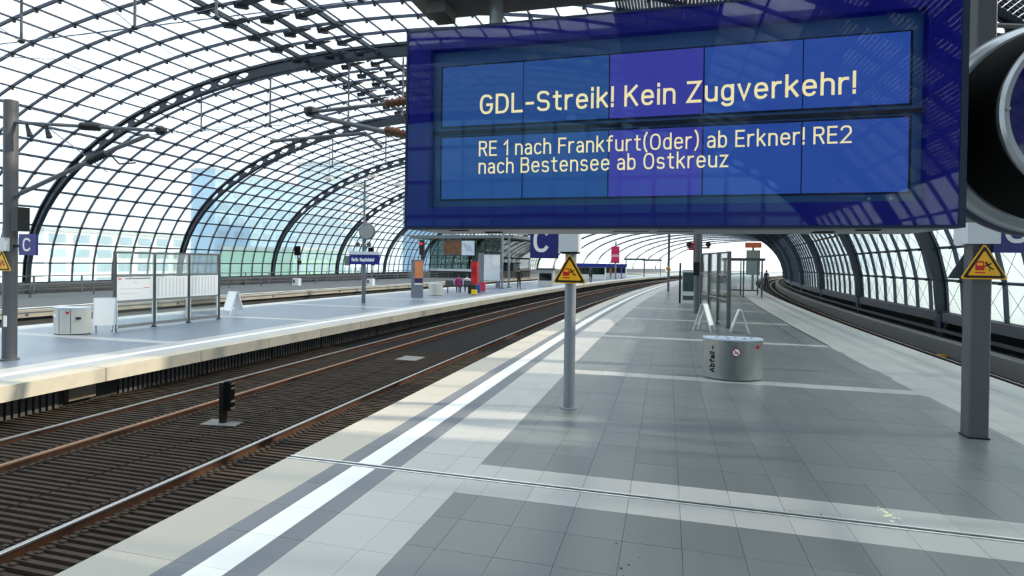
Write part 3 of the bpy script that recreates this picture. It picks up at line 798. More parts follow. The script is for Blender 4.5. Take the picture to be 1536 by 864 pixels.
# clock
ck = thing('platform_clock', 'round drum clock with silver rim and face painted with blue reflection beside the display', 'clock', (2.05, 3.4, 2.985))
MB().lathe([(.50, .62), (.585, .60), (.60, .56), (.60, .50), (.585, .47)], ax='Y', n=72).build('rear_rim', mat('rim_blue', (30, 32, 70), .35, .3), ck, smooth=True)
MB().lathe([(.50, .50), (.585, .49), (.592, .46), (.575, .40), (.545, .37), (.50, .37)], ax='Y', n=72).build('outer_rim', SILV, ck, smooth=True)
MB().lathe([(.50, .46), (.535, .40), (.53, .34), (.475, .03), (.40, .03)], ax='Y', n=72).build('drum', BLKM, ck, smooth=True)
MB().lathe([(.40, .05), (.468, .04), (.468, .0), (.452, -.012), (.43, -.012), (.425, .0), (.40, .01)], ax='Y', n=72).build('front_ring', SILV, ck, smooth=True)
MB().lathe([(.43, .012), (.43, -.002), (.30, -.012), (.15, -.018), (.001, -.02)], ax='Y', n=72).build('face', CLOCKF, ck, smooth=True)
MB().lathe([(.010, -.02), (.010, -.008)], (-.437, 0, .01), ax='Y', n=10).build('screw', SILV, ck)
for a, l, w in ((.9, .24, .03), (4.1, .34, .022)):
    MB().bar((0, -.03, 0), (l*math.sin(a), -.03, l*math.cos(a)), w, .006).build('hand', PUREW, ck)

# ================================================================== sign posts with C panels and warning triangles
def triangle(parent, x, z0, w, y, rz=0, nm='warning_sign', rear=False):
    h = w*.876
    def tri(k, dz=0):
        # rounded triangle scaled about centroid
        cxx, cz = x, z0+h/3
        P = [(x-w/2, z0), (x+w/2, z0), (x, z0+h)]
        out = []
        for i in range(3):
            a = P[i]; b = P[(i+1) % 3]; c = P[i-1]
            for t, q in ((.05, c), (.0, a), (.05, b)):
                if t: out.append((a[0]+(q[0]-a[0])*t, a[1]+(q[1]-a[1])*t))
        return [(cxx+(px-cxx)*k, cz+(pz-cz)*k) for px, pz in out]
    s_ = MB().prism(tri(1.0), y, y+.012).build(nm, YEL, parent)
    MB().prism(tri(.90), y-.002, y).build('black_border', BLK, s_)
    MB().prism(tri(.70), y-.004, y-.002).build('yellow_field', YEL, s_)
    c = x; b = z0+h*.16
    u = w/.52
    MB().prism([(c-.095*u, b+.04*u), (c-.005*u, b+.04*u), (c-.0*u, b+.06*u), (c-.005*u, b+.145*u), (c-.02*u, b+.155*u), (c-.08*u, b+.155*u), (c-.095*u, b+.145*u), (c-.10*u, b+.06*u)], y-.006, y-.004).build('train_pictogram', REDP, s_)
    MB().prism([(c-.082*u, b+.10*u), (c-.018*u, b+.10*u), (c-.018*u, b+.135*u), (c-.082*u, b+.135*u)], y-.0075, y-.006).build('train_window', YEL, s_)
    MB().box(c-.10*u, c+.01*u, y-.006, y-.004, b+.005*u, b+.02*u).build('rail_pictogram', REDP, s_)
    f = MB()
    f.lathe([(.014*u, -.001), (.014*u, .001)], (c+.018*u, y-.005, b+.135*u), ax='Y', n=10)
    for a, b2 in (((.022, .122), (.055, .08)), ((.055, .08), (.10, .05)), ((.055, .08), (.06, .03)), ((.03, .11), (.075, .125)), ((.03, .11), (.005, .085))):
        f.bar((c+a[0]*u, y-.005, b+a[1]*u), (c+b2[0]*u, y-.005, b+b2[1]*u), .002, .016*u)
    f.build('falling_figure', BLK, s_)
    return s_
def c_panel(parent, x0, x1, z0, z1, y, lx0, lx1, lz, lh):
    p = MB().box(x0, x1, y, y+.05, z0, z1).build('letter_panel', SIGNB, parent)
    text_part('C', 'letter', PUREW, p, lx0, lx1, lz, y-.001, height=lh, weight=.15)
    return p
# post by the left platform edge
sp = thing('sign_post', 'slim round grey post with yellow triangle left of the near litter bin', 'sign post', (-1.41, 8.72, 0))
MB().lathe([(.105, 0), (.105, .012), (.085, .02), (.085, 5.6), (.0, 5.61)], n=28).build('pole', POSTG, sp, smooth=True)
MB().lathe([(.135, 0), (.135, .015), (.10, .02)], n=24).build('base_flange', POSTG, sp)
MB().lathe([(.012, 0), (.012, .03)], (.06, -.11, .05), n=8).build('anchor_bolt', SILV, sp)
MB().box(-.165, .135, -.16, .14, 2.38, 2.70).build('lamp_box', WHITEB, sp)
MB().box(-.13, .12, -.12, .12, 2.35, 2.38).build('box_collar', BLK, sp)
c_panel(sp, -.625, -.19, 2.28, 2.82, -.06, -.575, -.335, 2.37, .36)
triangle(sp, 0, 1.905, .52, -.115)
def cantilever(parent, x1, z1, za, zb, side, t0=.22, t1=.38):
    """two tubes from the mast at heights za (upper) and zb (lower) to the tip (x1,z1)"""
    MB().tube([(0, 0, za), (x1, 0, z1)], .032, 8).build('upper_tube', MASTG, parent)
    MB().tube([(0, 0, zb), (x1, 0, z1-.05)], .042, 8).build('lower_tube', MASTG, parent)
    for zz in (za, zb):
        A = Vector((0, 0, zz)); B = Vector((x1, 0, z1)); P = A.lerp(B, t0); Q = A.lerp(B, t1)
        pr = []
        for k in range(13):
            t = k/12; pr.append((P.lerp(Q, t), .085 if k % 2 else .05))
        MB().tube([p for p, _ in pr], [r for _, r in pr], 10).build('insulator', BROWN, parent)
    MB().lathe([(.08, -.07), (.12, -.02), (.12, .05), (.06, .09)], (x1, 0, z1), n=8).build('wire_clamp', CLAMP, parent)
cantilever(sp, -4.55, 4.75, 4.95, 3.55, -1, .57, .69)
MB().tube([(-5.35, .0, 4.28), (-3.5, 0, 4.34), (-3.2, 0, 4.1)], .03, 8).build('steady_arm', MASTG, sp)
MB().tube([(-4.9, 0, 4.28), (-4.86, 0, 4.05)], .02, 6).build('dropper', CLAMP, sp)
# right mast
sp2 = thing('sign_mast', 'thick dark square mast with yellow triangle at the right, beside the clock', 'mast', (3.94, 8.9, 0))
MB().zprism([(-.10, -.115), (.10, -.115), (.115, -.10), (.115, .10), (.10, .115), (-.10, .115), (-.115, .10), (-.115, -.10)], 0, 6.6).build('mast_body', MASTD, sp2)
MB().box(-.125, .125, -.125, .125, 0, .02).build('base_plate', BLK, sp2)
MB().box(-.22, .14, -.24, .14, 2.53, 2.80).build('lamp_box', WHITEB, sp2)
c_panel(sp2, .10, .62, 2.42, 2.96, -.15, .22, .48, 2.54, .36)
triangle(sp2, -.01, 2.075, .53, -.19)
MB().prism([(-.27, 2.075), (.25, 2.075), (-.01, 2.53)], .17, .185).build('rear_warning_sign', mat('sign_back_grey', (104, 114, 132), .4, .5), sp2)
cantilever(sp2, 3.6, 4.9, 5.4, 4.0, 1)
# left mast on the opposite platform
sp3 = thing('catenary_mast', 'tall grey mast at the left edge with cantilever arms and C panel', 'mast', (-13.39, 9.03, 0))
MB().lathe([(.128, 0), (.128, 5.47), (.0, 5.5)], n=24).build('mast_body', MASTD, sp3, smooth=True)
MB().lathe([(.17, 0), (.17, .03), (.13, .04)], n=20).build('base_flange', MASTD, sp3)
MB().box(-.36, .10, -.18, .14, 2.30, 2.58).build('lamp_box', WHITEB, sp3)
c_panel(sp3, .33, .80, 2.22, 2.66, -.06, .44, .66, 2.30, .28)
MB().box(.12, .34, -.03, .03, 2.38, 2.44).build('panel_bracket', BLK, sp3)
triangle(sp3, 0.0, 1.885, .52, -.16)
MB().box(.20, .38, -.12, .12, 2.72, 3.22).build('signal_head', BLK, sp3)
MB().tube([(.1, 0, 3.0), (.25, 0, 3.0)], .03, 6).build('signal_arm', BLK, sp3)
MB().box(.03, .10, -.145, -.12, .72, .95).build('sticker', PUREW, sp3)
MB().tube([(0, 0, 5.02), (3.9, 0, 4.66)], .035, 8).build('upper_tube', MASTG, sp3)
MB().tube([(0, 0, 3.42), (2.0, 0, 4.08), (2.8, 0, 4.36), (3.6, 0, 4.58)], .045, 8).build('lower_tube', MASTG, sp3)
for p, q in (((1.9, 0, 4.845), (2.4, 0, 4.80)), ((2.1, 0, 4.12), (2.55, 0, 4.28))):
    P, Q = Vector(p), Vector(q); MB().tube([P.lerp(Q, k/12) for k in range(13)], [.085 if k % 2 else .05 for k in range(13)], 10).build('insulator', CLAMP, sp3)
MB().lathe([(.05, -.08), (.11, -.02), (.11, .04), (.05, .09)], (3.9, 0, 4.66), n=8).build('wire_clamp', CLAMP, sp3)
MB().tube([(2.6, 0, 4.30), (2.9, 0, 4.05), (3.3, 0, 4.06)], .016, 6).build('steady_arm', CLAMP, sp3)
for z, x in ((5.0, .42), (4.95, .95)): MB().tube([(x, 0, z), (x+.12, 0, z-.30)], [.02, .06], 6).build('cable_clamp', CLAMP, sp3)
MB().tube([(.95, 0, 4.9), (2.6, .0, 3.9)], .010, 4).build('stay_wire', CABLE, sp3)

# ================================================================== litter bins
def lens(w, d, n=14, back=.25):
    """plan of the bin: bulging front, flatter back"""
    P = []
    for k in range(n+1):
        t = -1+2*k/n; P.append((t*w/2, -d*(1-t*t)))
    for k in range(n+1):
        t = 1-2*k/n; P.append((t*w/2, back+.30*d*(1-t*t)))
    return P
bn = thing('litter_bin', 'brushed steel curved litter bin with vertical lettering on the near platform', 'litter bin', (1.27, 11.93, 0), math.radians(2))
MB().zprism(lens(1.07, .26), .03, .775).build('body', INOX, bn, smooth=True)
MB().zprism(lens(1.04, .24), 0, .03).build('plinth', ALUD, bn)
tp = MB().zprism(lens(1.09, .275), .775, .80).build('top_plate', BINTOP, bn)
for x, y in ((-.3, .02), (-.12, .1), (-.1, -.08), (.2, -.05), (.34, .08), (.05, .12)): MB().lathe([(.035, 0), (.03, .012)], (x, y, .80), n=10).build('ash_tray', mat('ash_grey', (120, 134, 160), .5), tp)
lt = text_part('Abfall', 'lettering', BLK, bn, 0, .40, 0, 0, height=.10, weight=.22)
lt2 = text_part('-', 'dash', BLK, bn, .45, .51, 0, 0, height=.10, weight=.22)
# text runs upward on the left flank
_tx = -.395; _tn = math.atan2(2*.26*(2*_tx/1.07)/(1.07/2)*1.0, 1.0)
lt.matrix_local = lt2.matrix_local = Matrix.Translation((_tx+.04, -.26*(1-(2*_tx/1.07)**2)-.030, .14)) @ Matrix.Rotation(-.55, 4, 'Z') @ Matrix.Rotation(math.radians(-90), 4, 'Y')
def disc_at(x):
    return (x, -.26*(1-(2*x/1.07)**2)-.004)
x_, y_ = disc_at(.02)
ns = MB().lathe([(.085, .004), (.085, -.004)], (x_, y_, .56), ax='Y', n=28).build('no_smoking_sign', mat('sign_red_dark', (150, 24, 44), .4), bn)
MB().lathe([(.066, -.004), (.066, -.007)], (x_, y_, .56), ax='Y', n=28).build('white_field', PUREW, ns)
MB().bar((x_-.04, y_-.008, .545), (x_+.04, y_-.008, .555), .003, .016).build('cigarette', BLK, ns)
MB().bar((x_-.055, y_-.010, .615), (x_+.055, y_-.010, .505), .003, .016).build('ban_bar', mat('sign_red_dark', (150, 24, 44), .4), ns)
x_, y_ = disc_at(.42)
MB().box(x_-.035, x_+.035, y_-.012, y_+.006, .63, .69).build('red_sticker', REDP, bn)
def simple_bin(nm, label, s, o, w, rz, parts=True):
    b = thing(nm, label, 'litter bin', W(s, o), rz)
    MB().zprism(lens(w, .22, back=.2), .03, .74).build('body', INOXL, b, smooth=True)
    MB().zprism(lens(w-.03, .2, back=.19), 0, .03).build('plinth', ALUD, b)
    MB().zprism(lens(w+.02, .235, back=.22), .74, .77).build('top_plate', BINTOP, b)
    if parts:
        for x in (-.17*w/1.1, .2*w/1.1): MB().box(x-.006, x+.006, -.22*(1-(2*x/w)**2)-.006, .1, .05, .72).build('seam', ALUD, b)
        MB().lathe([(.06, .004), (.06, -.006)], (-.28, -.185, .55), ax='Y', n=20).build('no_smoking_sign', PUREW, b)
        MB().box(.06, .13, -.228, -.2, .60, .66).build('red_sticker', REDP, b)
        MB().box(.30, .40, -.17, -.10, .44, .50).build('slot', BLK, b)
    return b
simple_bin('litter_bin', 'pale curved litter bin beside the white board at the left', 12.5, -16.35, .95, math.radians(14))
simple_bin('litter_bin', 'distant pale litter bin behind the orange poster column', find_s(653, -15.2), -15.2, .92, math.radians(14), False)

# ================================================================== timetable cases and A-boards
def timetable_case(label, sp_, o, ln, n, rz, h=2.38, near=False):
    b = thing('timetable_case', label, 'timetable case', W(sp_, o), rz)
    # runs along local +y
    pw = .12 if near else .07
    for k in range(n+1):
        y = ln*k/n
        p = MB().box(-pw/2, pw/2, y-pw/2, y+pw/2, 0, h).build('post', ALUD, b)
        MB().box(-.06, .06, y-.07, y+.07, 0, .02).build('foot', BLK, p)
    MB().box(-.03, .03, 0, ln, h-.06, h).build('top_rail', ALUD, b)
    for k in range(n):
        y0, y1 = ln*k/n+pw/2, ln*(k+1)/n-pw/2
        MB().box(-.02, .02, y0, y1, .06, .16).build('bottom_rail', ALU, b)
        MB().box(-.025, .025, y0, y1, h*.68, h*.68+.06).build('mid_rail', ALU, b)
        MB().box(-.025, .025, y0, y1, h*.355, h*.355+.05).build('mid_rail', ALU, b)
        MB().box(-.006, .006, y0, y1, h*.70, h-.06).build('upper_pane', GLASSV, b)
        lo = MB(); lo.box(-.006, .006, y0, y1, .16, h*.355); lo.build('lower_pane', GLASSV, b)
        for yy in (y0+.02, y1-.05): MB().box(.006, .02, yy, yy+.03, .16, h*.355).build('pane_frame', mat('frame_white', (214, 222, 224), .5), b)
        po = MB().box(-.015, .015, y0+.02, y1-.02, h*.378, h*.675).build('middle_pane' if near else 'poster', GLASSV if near else PUREW, b)
        if not near:
            if k == 0:
                MB().box(.015, .017, y0+.06, y0+.16, h*.645, h*.66).build('red_heading', REDP, po)
                MB().box(.015, .017, y0+.30, y1-.12, h*.648, h*.66).build('heading', mat('ink_olive', (120, 120, 110), .6), po)
                for z, a, c in ((.52, .1, .75), (.60, .45, .55), (.46, .1, .6)): MB().box(.015, .017, y0+(y1-y0)*a, y0+(y1-y0)*c, h*z, h*z+.012).build('print_line', mat('ink_grey', (190, 194, 200), .6), po)
                MB().box(.015, .017, y0+(y1-y0)*.74, y1-.14, h*.525, h*.525+.02).build('red_line', mat('ink_red', (214, 120, 130), .6), po)
            else:
                q = MB()
                nn = 8
                for j in range(nn): MB().box(.015, .017, y0+.08+(y1-y0-.16)*j/nn, y0+.08+(y1-y0-.16)*(j+.45)/nn, h*.40, h*.655).build('print_column', mat('ink_pale', (216, 220, 226), .6), po)
    return b
timetable_case('glass timetable case with three posters on the opposite platform', 13.5, -15.95, 4.0, 3, math.radians(-2))
timetable_case('grey glass timetable case seen edge on behind the near bin', 21.7, 2.0, 4.4, 3, math.radians(9), 2.72, near=True)
def a_board(label, s, o, rz, h=.95, w=.62, front=PUREW, dep=.30):
    b = thing('a_board', label, 'sign board', W(s, o), rz)
    for sg in (-1, 1):
        y0, y1 = sg*dep, sg*.03
        def P(x, t, off=0): return Vector((x, y0+(y1-y0)*t-0*off, h*t))
        pan = MB()
        for t0, t1, hw in ((.22, 1.0, w/2),):
            pan.hexa([P(-hw, t0)+Vector((0, -.01, 0)), P(hw, t0)+Vector((0, -.01, 0)), P(hw, t0)+Vector((0, .01, 0)), P(-hw, t0)+Vector((0, .01, 0)),
                      P(-hw, t1)+Vector((0, -.01, 0)), P(hw, t1)+Vector((0, -.01, 0)), P(hw, t1)+Vector((0, .01, 0)), P(-hw, t1)+Vector((0, .01, 0))])
        pan.build('panel', front, b)
        for x in (-w/2, w/2): MB().bar(P(x, 0), P(x, 1.0), .035, .035).build('leg', WHITEB, b)
    MB().box(-w/2, w/2, -.04, .04, h-.01, h+.015).build('hinge_bar', WHITEB, b)
    return b
a_board('white A-board standing between the pale bin and the timetable case', 13.14, -15.86, math.radians(38), 1.0, .52, dep=.2)
a_board('white A-board standing behind the far end of the timetable case', 18.7, -16.4, math.radians(-22), .92, .6)
a_board('white A-board left of the timetable case behind the near bin', 20.6, 1.15, math.radians(70), .9, .5)
a_board('white A-board right of the timetable case behind the near bin', 20.4, 2.25, math.radians(88), .75, .5)

# ================================================================== station name mast and other masts
nmst = thing('name_sign_mast', 'slim mast with blue station name board and round clock on the opposite platform', 'sign mast', W(find_s(545, -15.45), -15.45), HD(26.9)+math.radians(10))
MB().lathe([(.10, 0), (.10, 3.9), (.06, 4.0), (.05, 6.4), (0, 6.42)], n=16).build('pole', MASTG, nmst, smooth=True)
nb = MB().box(-.72, .88, -.16, -.10, 2.02, 2.52).build('name_board', mat('name_blue', (26, 34, 132), .35), nmst)
text_part('Berlin', 'lettering', PUREW, nb, -.60, -.24, 2.17, -.161, height=.19, weight=.17)
text_part('Hauptbahnhof', 'lettering', PUREW, nb, -.16, .62, 2.17, -.161, height=.19, weight=.17)
MB().box(-.74, .90, -.20, .0, 2.52, 2.68).build('lamp_cover', WHITEB, nmst)
ckk = MB().lathe([(.36, .10), (.42, .08), (.42, -.08), (.36, -.10)], (.16, 0, 3.72), ax='Y', n=28).build('clock', ALUD, nmst)
MB().lathe([(.37, -.10), (.37, -.115)], (.16, 0, 3.72), ax='Y', n=28).build('clock_face', mat('clock_pale', (150, 158, 160), .4), ckk)
for x in (-.3, .3):
    MB().tube([(0, 0, 3.05), (x, 0, 3.05)], .025, 6).build('speaker_arm', MASTG, nmst)
    MB().lathe([(.04, .1), (.06, 0), (.13, -.12)], (x, 0, 3.05), ax='Y', n=12).build('loudspeaker', ALUD, nmst)
MB().box(-1.02, -.76, -.1, .1, 1.95, 2.45).build('back_board', mat('board_grey', (110, 118, 122), .5), nmst)
ms = thing('loudspeaker_mast', 'dark slim mast with loudspeakers behind the near litter bin', 'mast', W(27.85, 1.1), HD(27.85))
MB().lathe([(.17, 0), (.17, 4.6), (0, 4.62)], n=18).build('pole', MASTD, ms, smooth=True)
MB().box(-.5, .5, -.03, .03, 2.98, 3.05).build('cross_arm', MASTD, ms)
for x in (-.42, .42): MB().lathe([(.05, .1), (.07, .06), (.12, -.12)], (x, 0, 3.16), ax='Y', n=14).build('loudspeaker', BLK, ms)
MB().box(-.2, .24, -.24, -.15, 1.75, 2.35).build('control_box', BLK, ms)
ms2 = thing('sign_post', 'thin distant post with small yellow triangle at the far left platform edge', 'sign post', W(49.6, -1.3), HD(49.6))
MB().lathe([(.10, 0), (.10, 5.0), (0, 5.02)], n=14).build('pole', MASTG, ms2, smooth=True)
triangle(ms2, 0, 1.75, .5, -.12)
# floodlights below the roof near the name mast
for (px, py, s, lab) in ((494, 268, 42, 'pale roof floodlight hanging furthest left above the name mast'), (538, 278, 42, 'pale roof floodlight hanging lowest, just left of the name mast top'),
                         (560, 264, 44, 'pale roof floodlight hanging just right of the name mast top'), (598, 277, 44, 'pale roof floodlight hanging nearest the blue display')):
    a = (s-S0)/RAD; n = Vector((math.sin(a), math.cos(a), 0)); q = W(s, 0)
    d = FWD+RGT*((px-768)/FPX)+UPV*((432-SHIFT-py)/FPX); P = CAMP+d*((q-CAMP).dot(n)/d.dot(n))
    fl = thing('roof_floodlight', lab, 'lamp', P, HD(s), 'floodlights under the roof')
    MB().hexa([(-.42, -.25, -.08), (.36, -.25, -.14), (.36, .25, -.14), (-.42, .25, -.08), (-.34, -.18, .12), (.30, -.18, .08), (.30, .18, .08), (-.34, .18, .12)]).build if False else None
    hb = MB(); hb.hexa([(-.42, -.25, -.08), (.36, -.25, -.14), (.36, .25, -.14), (-.42, .25, -.08), (-.34, -.18, .12), (.30, -.18, .08), (.30, .18, .08), (-.34, .18, .12)])
    hb.build('housing', LAMPW, fl)
    MB().tube([(0, 0, .1), (0, 0, 13.0-P.z-.6)], .02, 6).build('hanger_rod', CABLE, fl)

# ================================================================== far furniture on the opposite platform
ad = thing('poster_column', 'grey slab column with orange poster on the opposite platform', 'advertising column', W(find_s(625, -15.4), -15.4), math.radians(18))
MB().box(-.36, .36, -.14, .14, 0, 2.32).build('column_body', POSTG, ad)
p_ = MB().box(-.14, .34, -.165, -.14, .85, 2.25).build('poster', ORANGE, ad)
MB().box(-.14, .34, -.168, -.165, .90, 1.18).build('poster_foot', mat('poster_navy', (50, 44, 96), .5, noise=(4, .4)), p_)
MB().box(-.14, .34, -.168, -.165, .78, .86).build('poster_caption', PUREW, p_)
bc = thing('platform_bench', 'long dark wire mesh bench on the opposite platform', 'bench', W(find_s(688, -15.2), -15.2), math.radians(20))
for k in range(3):
    MB().box(-.98+k*.66, -.40+k*.66, -.25, .22, .42, .46).build('seat', BLK, bc); MB().box(-.98+k*.66, -.40+k*.66, .2, .25, .46, .88).build('backrest', ALUD, bc)
for x in (-.8, .0, .8): MB().box(x-.03, x+.03, -.2, .2, 0, .42).build('leg', BLK, bc)
vm_ = thing('red_info_column', 'tall narrow red column beside the bench on the opposite platform', 'column', W(find_s(712, -15.3), -15.3), 0)
MB().box(-.24, .24, -.2, .2, 0, 2.25).build('body', REDP, vm_); MB().box(-.18, .18, -.215, -.2, 1.2, 1.9).build('panel', mat('panel_red', (170, 20, 30), .3), vm_)
def suitcase(label, s, o, rgb, h=.62, w=.42):
    c = thing('suitcase', label, 'suitcase', W(s, o), random.uniform(-.3, .3))
    m = mat('case_%d_%d_%d' % rgb, rgb, .5)
    MB().zprism([(-w/2+.04, -.13), (w/2-.04, -.13), (w/2, -.09), (w/2, .09), (w/2-.04, .13), (-w/2+.04, .13), (-w/2, .09), (-w/2, -.09)], .05, h).build('shell', m, c)
    for x in (-w/2+.06, w/2-.06): MB().lathe([(.03, -.02), (.03, .02)], (x, 0, .03), ax='X', n=10).build('wheel', BLK, c)
    MB().tube([(-.1, 0, h), (-.1, 0, h+.12), (.1, 0, h+.12), (.1, 0, h)], .012, 6).build('handle', BLK, c)
suitcase('black suitcase in front of the red column', find_s(708, -13.6), -13.6, (24, 24, 28), .66, .55)
suitcase('small yellow bag beside the black suitcase', find_s(711, -13.2), -13.2, (236, 200, 30), .36, .36)
suitcase('blue suitcase beside the red column', find_s(716, -14.0), -14.0, (44, 84, 156), .6, .5)
suitcase('pink suitcase rightmost beside the red column', find_s(723, -14.2), -14.2, (214, 52, 88), .72, .5)
lb = thing('info_lightbox', 'tall grey pillar with white lit information panel on the opposite platform', 'information panel', W(find_s(734, -16.4), -16.4), math.radians(14))
MB().box(-1.0, -.55, -.18, .18, 0, 3.05).build('pillar', POSTG, lb)
MB().box(-.55, .95, -.12, .12, .55, 2.95).build('panel_frame', ALU, lb)
MB().box(-.50, .90, -.14, -.12, .62, 2.88).build('panel', mat('panel_pale', (226, 232, 238), .4, noise=(1.2, .12)), lb)
MB().box(.25, .9, -.15, -.14, 1.95, 2.85).build('white_notice', PUREW, lb)
MB().box(.55, .95, -.1, .1, 0, .55).build('leg', POSTG, lb)
for px, lab in ((753, 'left one of two thin grey poles right of the lit panel'), (763, 'right one of two thin grey poles right of the lit panel')):
    s_ = find_s(px, -15.0); pp = thing('thin_pole', lab, 'pole', W(s_, -15.0), 0)
    MB().lathe([(.10, 0), (.10, 5.2), (0, 5.22)], n=12).build('pole', POSTG, pp); MB().lathe([(.24, 0), (.24, .06)], n=12).build('foot', ALUD, pp)
# glazed stair building
gb = thing('glass_stair_house', 'dark green glazed building on the opposite platform with two large posters', 'building', W(74.0, -31.2), HD(74))
GW, GD, GH = 11.2, 12.0, 5.6
MB().box(-6.2, GW-6.2, 0, GD, 0, .9).build('base_wall', mat('base_black', (24, 26, 28), .6), gb)
MB().box(-6.25, GW-6.15, -.08, 0, .9, 1.25).build('sill', mat('sill_pale', (196, 200, 204), .5), gb)
nx = 9
for k in range(nx+1):
    x = -6.2+GW*k/nx; MB().box(x-.05, x+.05, -.06, .06, 0, GH).build('mullion', mat('mullion_green', (52, 66, 66), .5, .3), gb)
for k in range(nx):
    x0, x1 = -6.2+GW*k/nx+.05, -6.2+GW*(k+1)/nx-.05
    for z0, z1 in ((1.25, 3.1), (3.15, GH-.1)): MB().box(x0, x1, -.012, .012, z0, z1).build('pane', GLASSG, gb)
MB().box(-6.25, GW-6.15, -.07, .07, 3.06, 3.18).build('transom', mat('mullion_green', (52, 66, 66), .5, .3), gb)
MB().box(-6.2, GW-6.2, GD-.1, GD, .9, GH).build('rear_wall', mat('rear_green', (36, 52, 50), .5), gb)
MB().box(GW-6.26, GW-6.2, 0, GD, .9, GH).build('side_pane', GLASSG, gb)
MB().box(-9.5, GW-4.2, -.35, GD, GH, GH+.45).build('roof_slab', mat('slab_grey', (110, 118, 122), .5), gb)
po = MB().box(-3.9, -1.0, -.20, -.12, 3.3, 5.25).build('brown_poster', mat('poster_brown', (112, 72, 44), .6, noise=(1.6, .75)), gb)
po = MB().box(-1.0, 1.0, -.20, -.12, 3.2, 5.25).build('white_poster', mat('poster_white', (214, 226, 240), .6, noise=(1.0, .15)), gb)
for k in range(4): MB().bar((-.8+.1*k, -.205, 4.9-.28*k), (.5+.1*k, -.205, 4.4-.22*k), .004, .06).build('streak', mat('streak_blue', (90, 110, 150), .6), po)
LMP = mat('interior_lamp', (255, 244, 220), .5, emit=(255, 240, 205), estr=4.0)
for k in range(14):
    x = -5.9+.72*k; MB().lathe([(.05, -.05), (.13, 0), (.05, .05)], (x, 1.6+random.uniform(0, 3), random.choice((2.45, 2.55, 3.9, 4.0))), n=10).build('interior_lamp', LMP, gb)
for z in (2.0, 3.9): MB().box(-6, GW-6.4, 5.5, 5.8, z-.12, z+.12).build('escalator_rail', mat('escal', (120, 130, 130), .4, .4), gb)
# signal with red light left of the posters
sg = thing('train_signal', 'black train signal with red light in front of the glass wall', 'signal', W(find_s(632, -20.05), -20.05, -.8), HD(42))
MB().tube([(0, 0, 0), (0, 0, 4.2)], .08, 8).build('post', BLK, sg); MB().box(-.17, .17, -.12, .12, 3.55, 4.75).build('signal_head', BLK, sg)
MB().lathe([(.09, -.12), (.09, -.15)], (0, 0, 4.45), ax='Y', n=12).build('red_lamp', mat('red_lamp', (255, 20, 30), .4, emit=(255, 20, 40), estr=3), sg)
def wall_equipment(label, px, s, o, z):
    e = thing('trackside_box', label, 'equipment', W(s, o, z), HD(s))
    MB().box(-.3, .3, -.2, .2, 0, .62).build('cabinet', WHITEB, e); MB().box(-.25, -.05, -.21, -.2, .2, .5).build('label_plate', ALUD, e)
    MB().tube([(0, .1, .6), (0, .1, 3.0)], .05, 6).build('post', MASTD, e); MB().lathe([(.14, -.3), (.2, .0), (.05, .3)], (.15, .1, 2.1), n=10).build('bell', BLK, e)
    MB().box(-.3, .1, 0, .3, 2.6, 3.4).build('signal_head', BLKM, e)
wall_equipment('white trackside cabinet with signal below the glass wall, left of the name mast', 440, find_s(445, -31.8), -31.8, 0)
wall_equipment('white trackside cabinet just right of the name mast', 560, find_s(556, -26.8), -26.8, 0)
# distant kiosks and signs on the opposite platform
def kiosk(label, px, o, w, h, rgb, nm='kiosk', band=None, dz=.0):
    s = find_s(px, o); k = thing(nm, label, 'kiosk', W(s, o), HD(s)+.2)
    MB().box(-w/2, w/2, 0, 2.2, 0, h).build('body', mat('kiosk_%d' % rgb[0], rgb, .5), k)
    MB().box(-w/2-.15, w/2+.15, -.3, 2.4, h, h+.18).build('roof', ALUD, k)
    MB().box(-w/2+.15, w/2-.15, -.03, 0, h*.35, h*.8).build('window', GLASSG, k)
    if band: MB().box(-w/2-.1, w/2+.1, -.36, -.3, h-.35, h+.15).build('fascia', band, k)
    return k
NAVY = mat('fascia_blue', (30, 40, 140), .5)
kiosk('pale grey low cabinet right of the glazed stair house', 818, -13.2, 1.5, 1.55, (202, 204, 204))
kiosk('distant kiosk with blue fascia left of the pink banner', 884, -15.6, 4.6, 2.1, (228, 230, 230), band=NAVY)
kiosk('distant kiosk with blue fascia behind the pink banner', 915, -16.6, 5.4, 2.1, (222, 226, 228), band=NAVY)
def shelter(label, px, o):
    s = find_s(px, o); k = thing('platform_shelter', label, 'shelter', W(s, o), HD(s)+.2)
    G_ = mat('shelter_green', (84, 100, 98), .5, .2)
    for x in (-1.6, 1.6):
        for y in (0, 1.4): MB().box(x-.06, x+.06, y-.06, y+.06, 0, 3.0).build('post', G_, k)
    MB().box(-1.9, 1.9, -.3, 1.7, 3.0, 3.35).build('roof', G_, k)
    MB().box(-1.55, 1.55, 1.36, 1.42, 1.5, 2.9).build('pane', GLASSV, k)
    MB().box(-1.3, 1.3, .6, 1.0, .45, .52).build('seat', BLK, k)
shelter('distant green shelter right of the pink banner', 952, -14.0)
shelter('distant green shelter furthest right on the opposite platform', 978, -14.0)
s_ = find_s(923, -12.9); bn_ = thing('banner_post', 'distant post with tall pink banner on the opposite platform', 'banner', W(s_, -12.9), HD(s_))
MB().lathe([(.12, 0), (.12, 5.6), (0, 5.62)], n=10).build('post', POSTG, bn_)
MB().box(-.62, .62, -.22, -.14, 2.5, 4.9).build('banner', PINK, bn_); MB().box(-.70, .70, -.2, -.1, 2.38, 2.5).build('banner_bar', ALUD, bn_)
MB().box(-.55, .55, -.23, -.22, 3.3, 3.7).build('white_print', mat('print_pink', (236, 170, 190), .5), bn_)
s_ = find_s(1022, 2.4, 0, 40, 100); rs = thing('red_sign_post', 'distant post with red sign left of the loudspeaker mast', 'sign post', W(62, .2), HD(62))
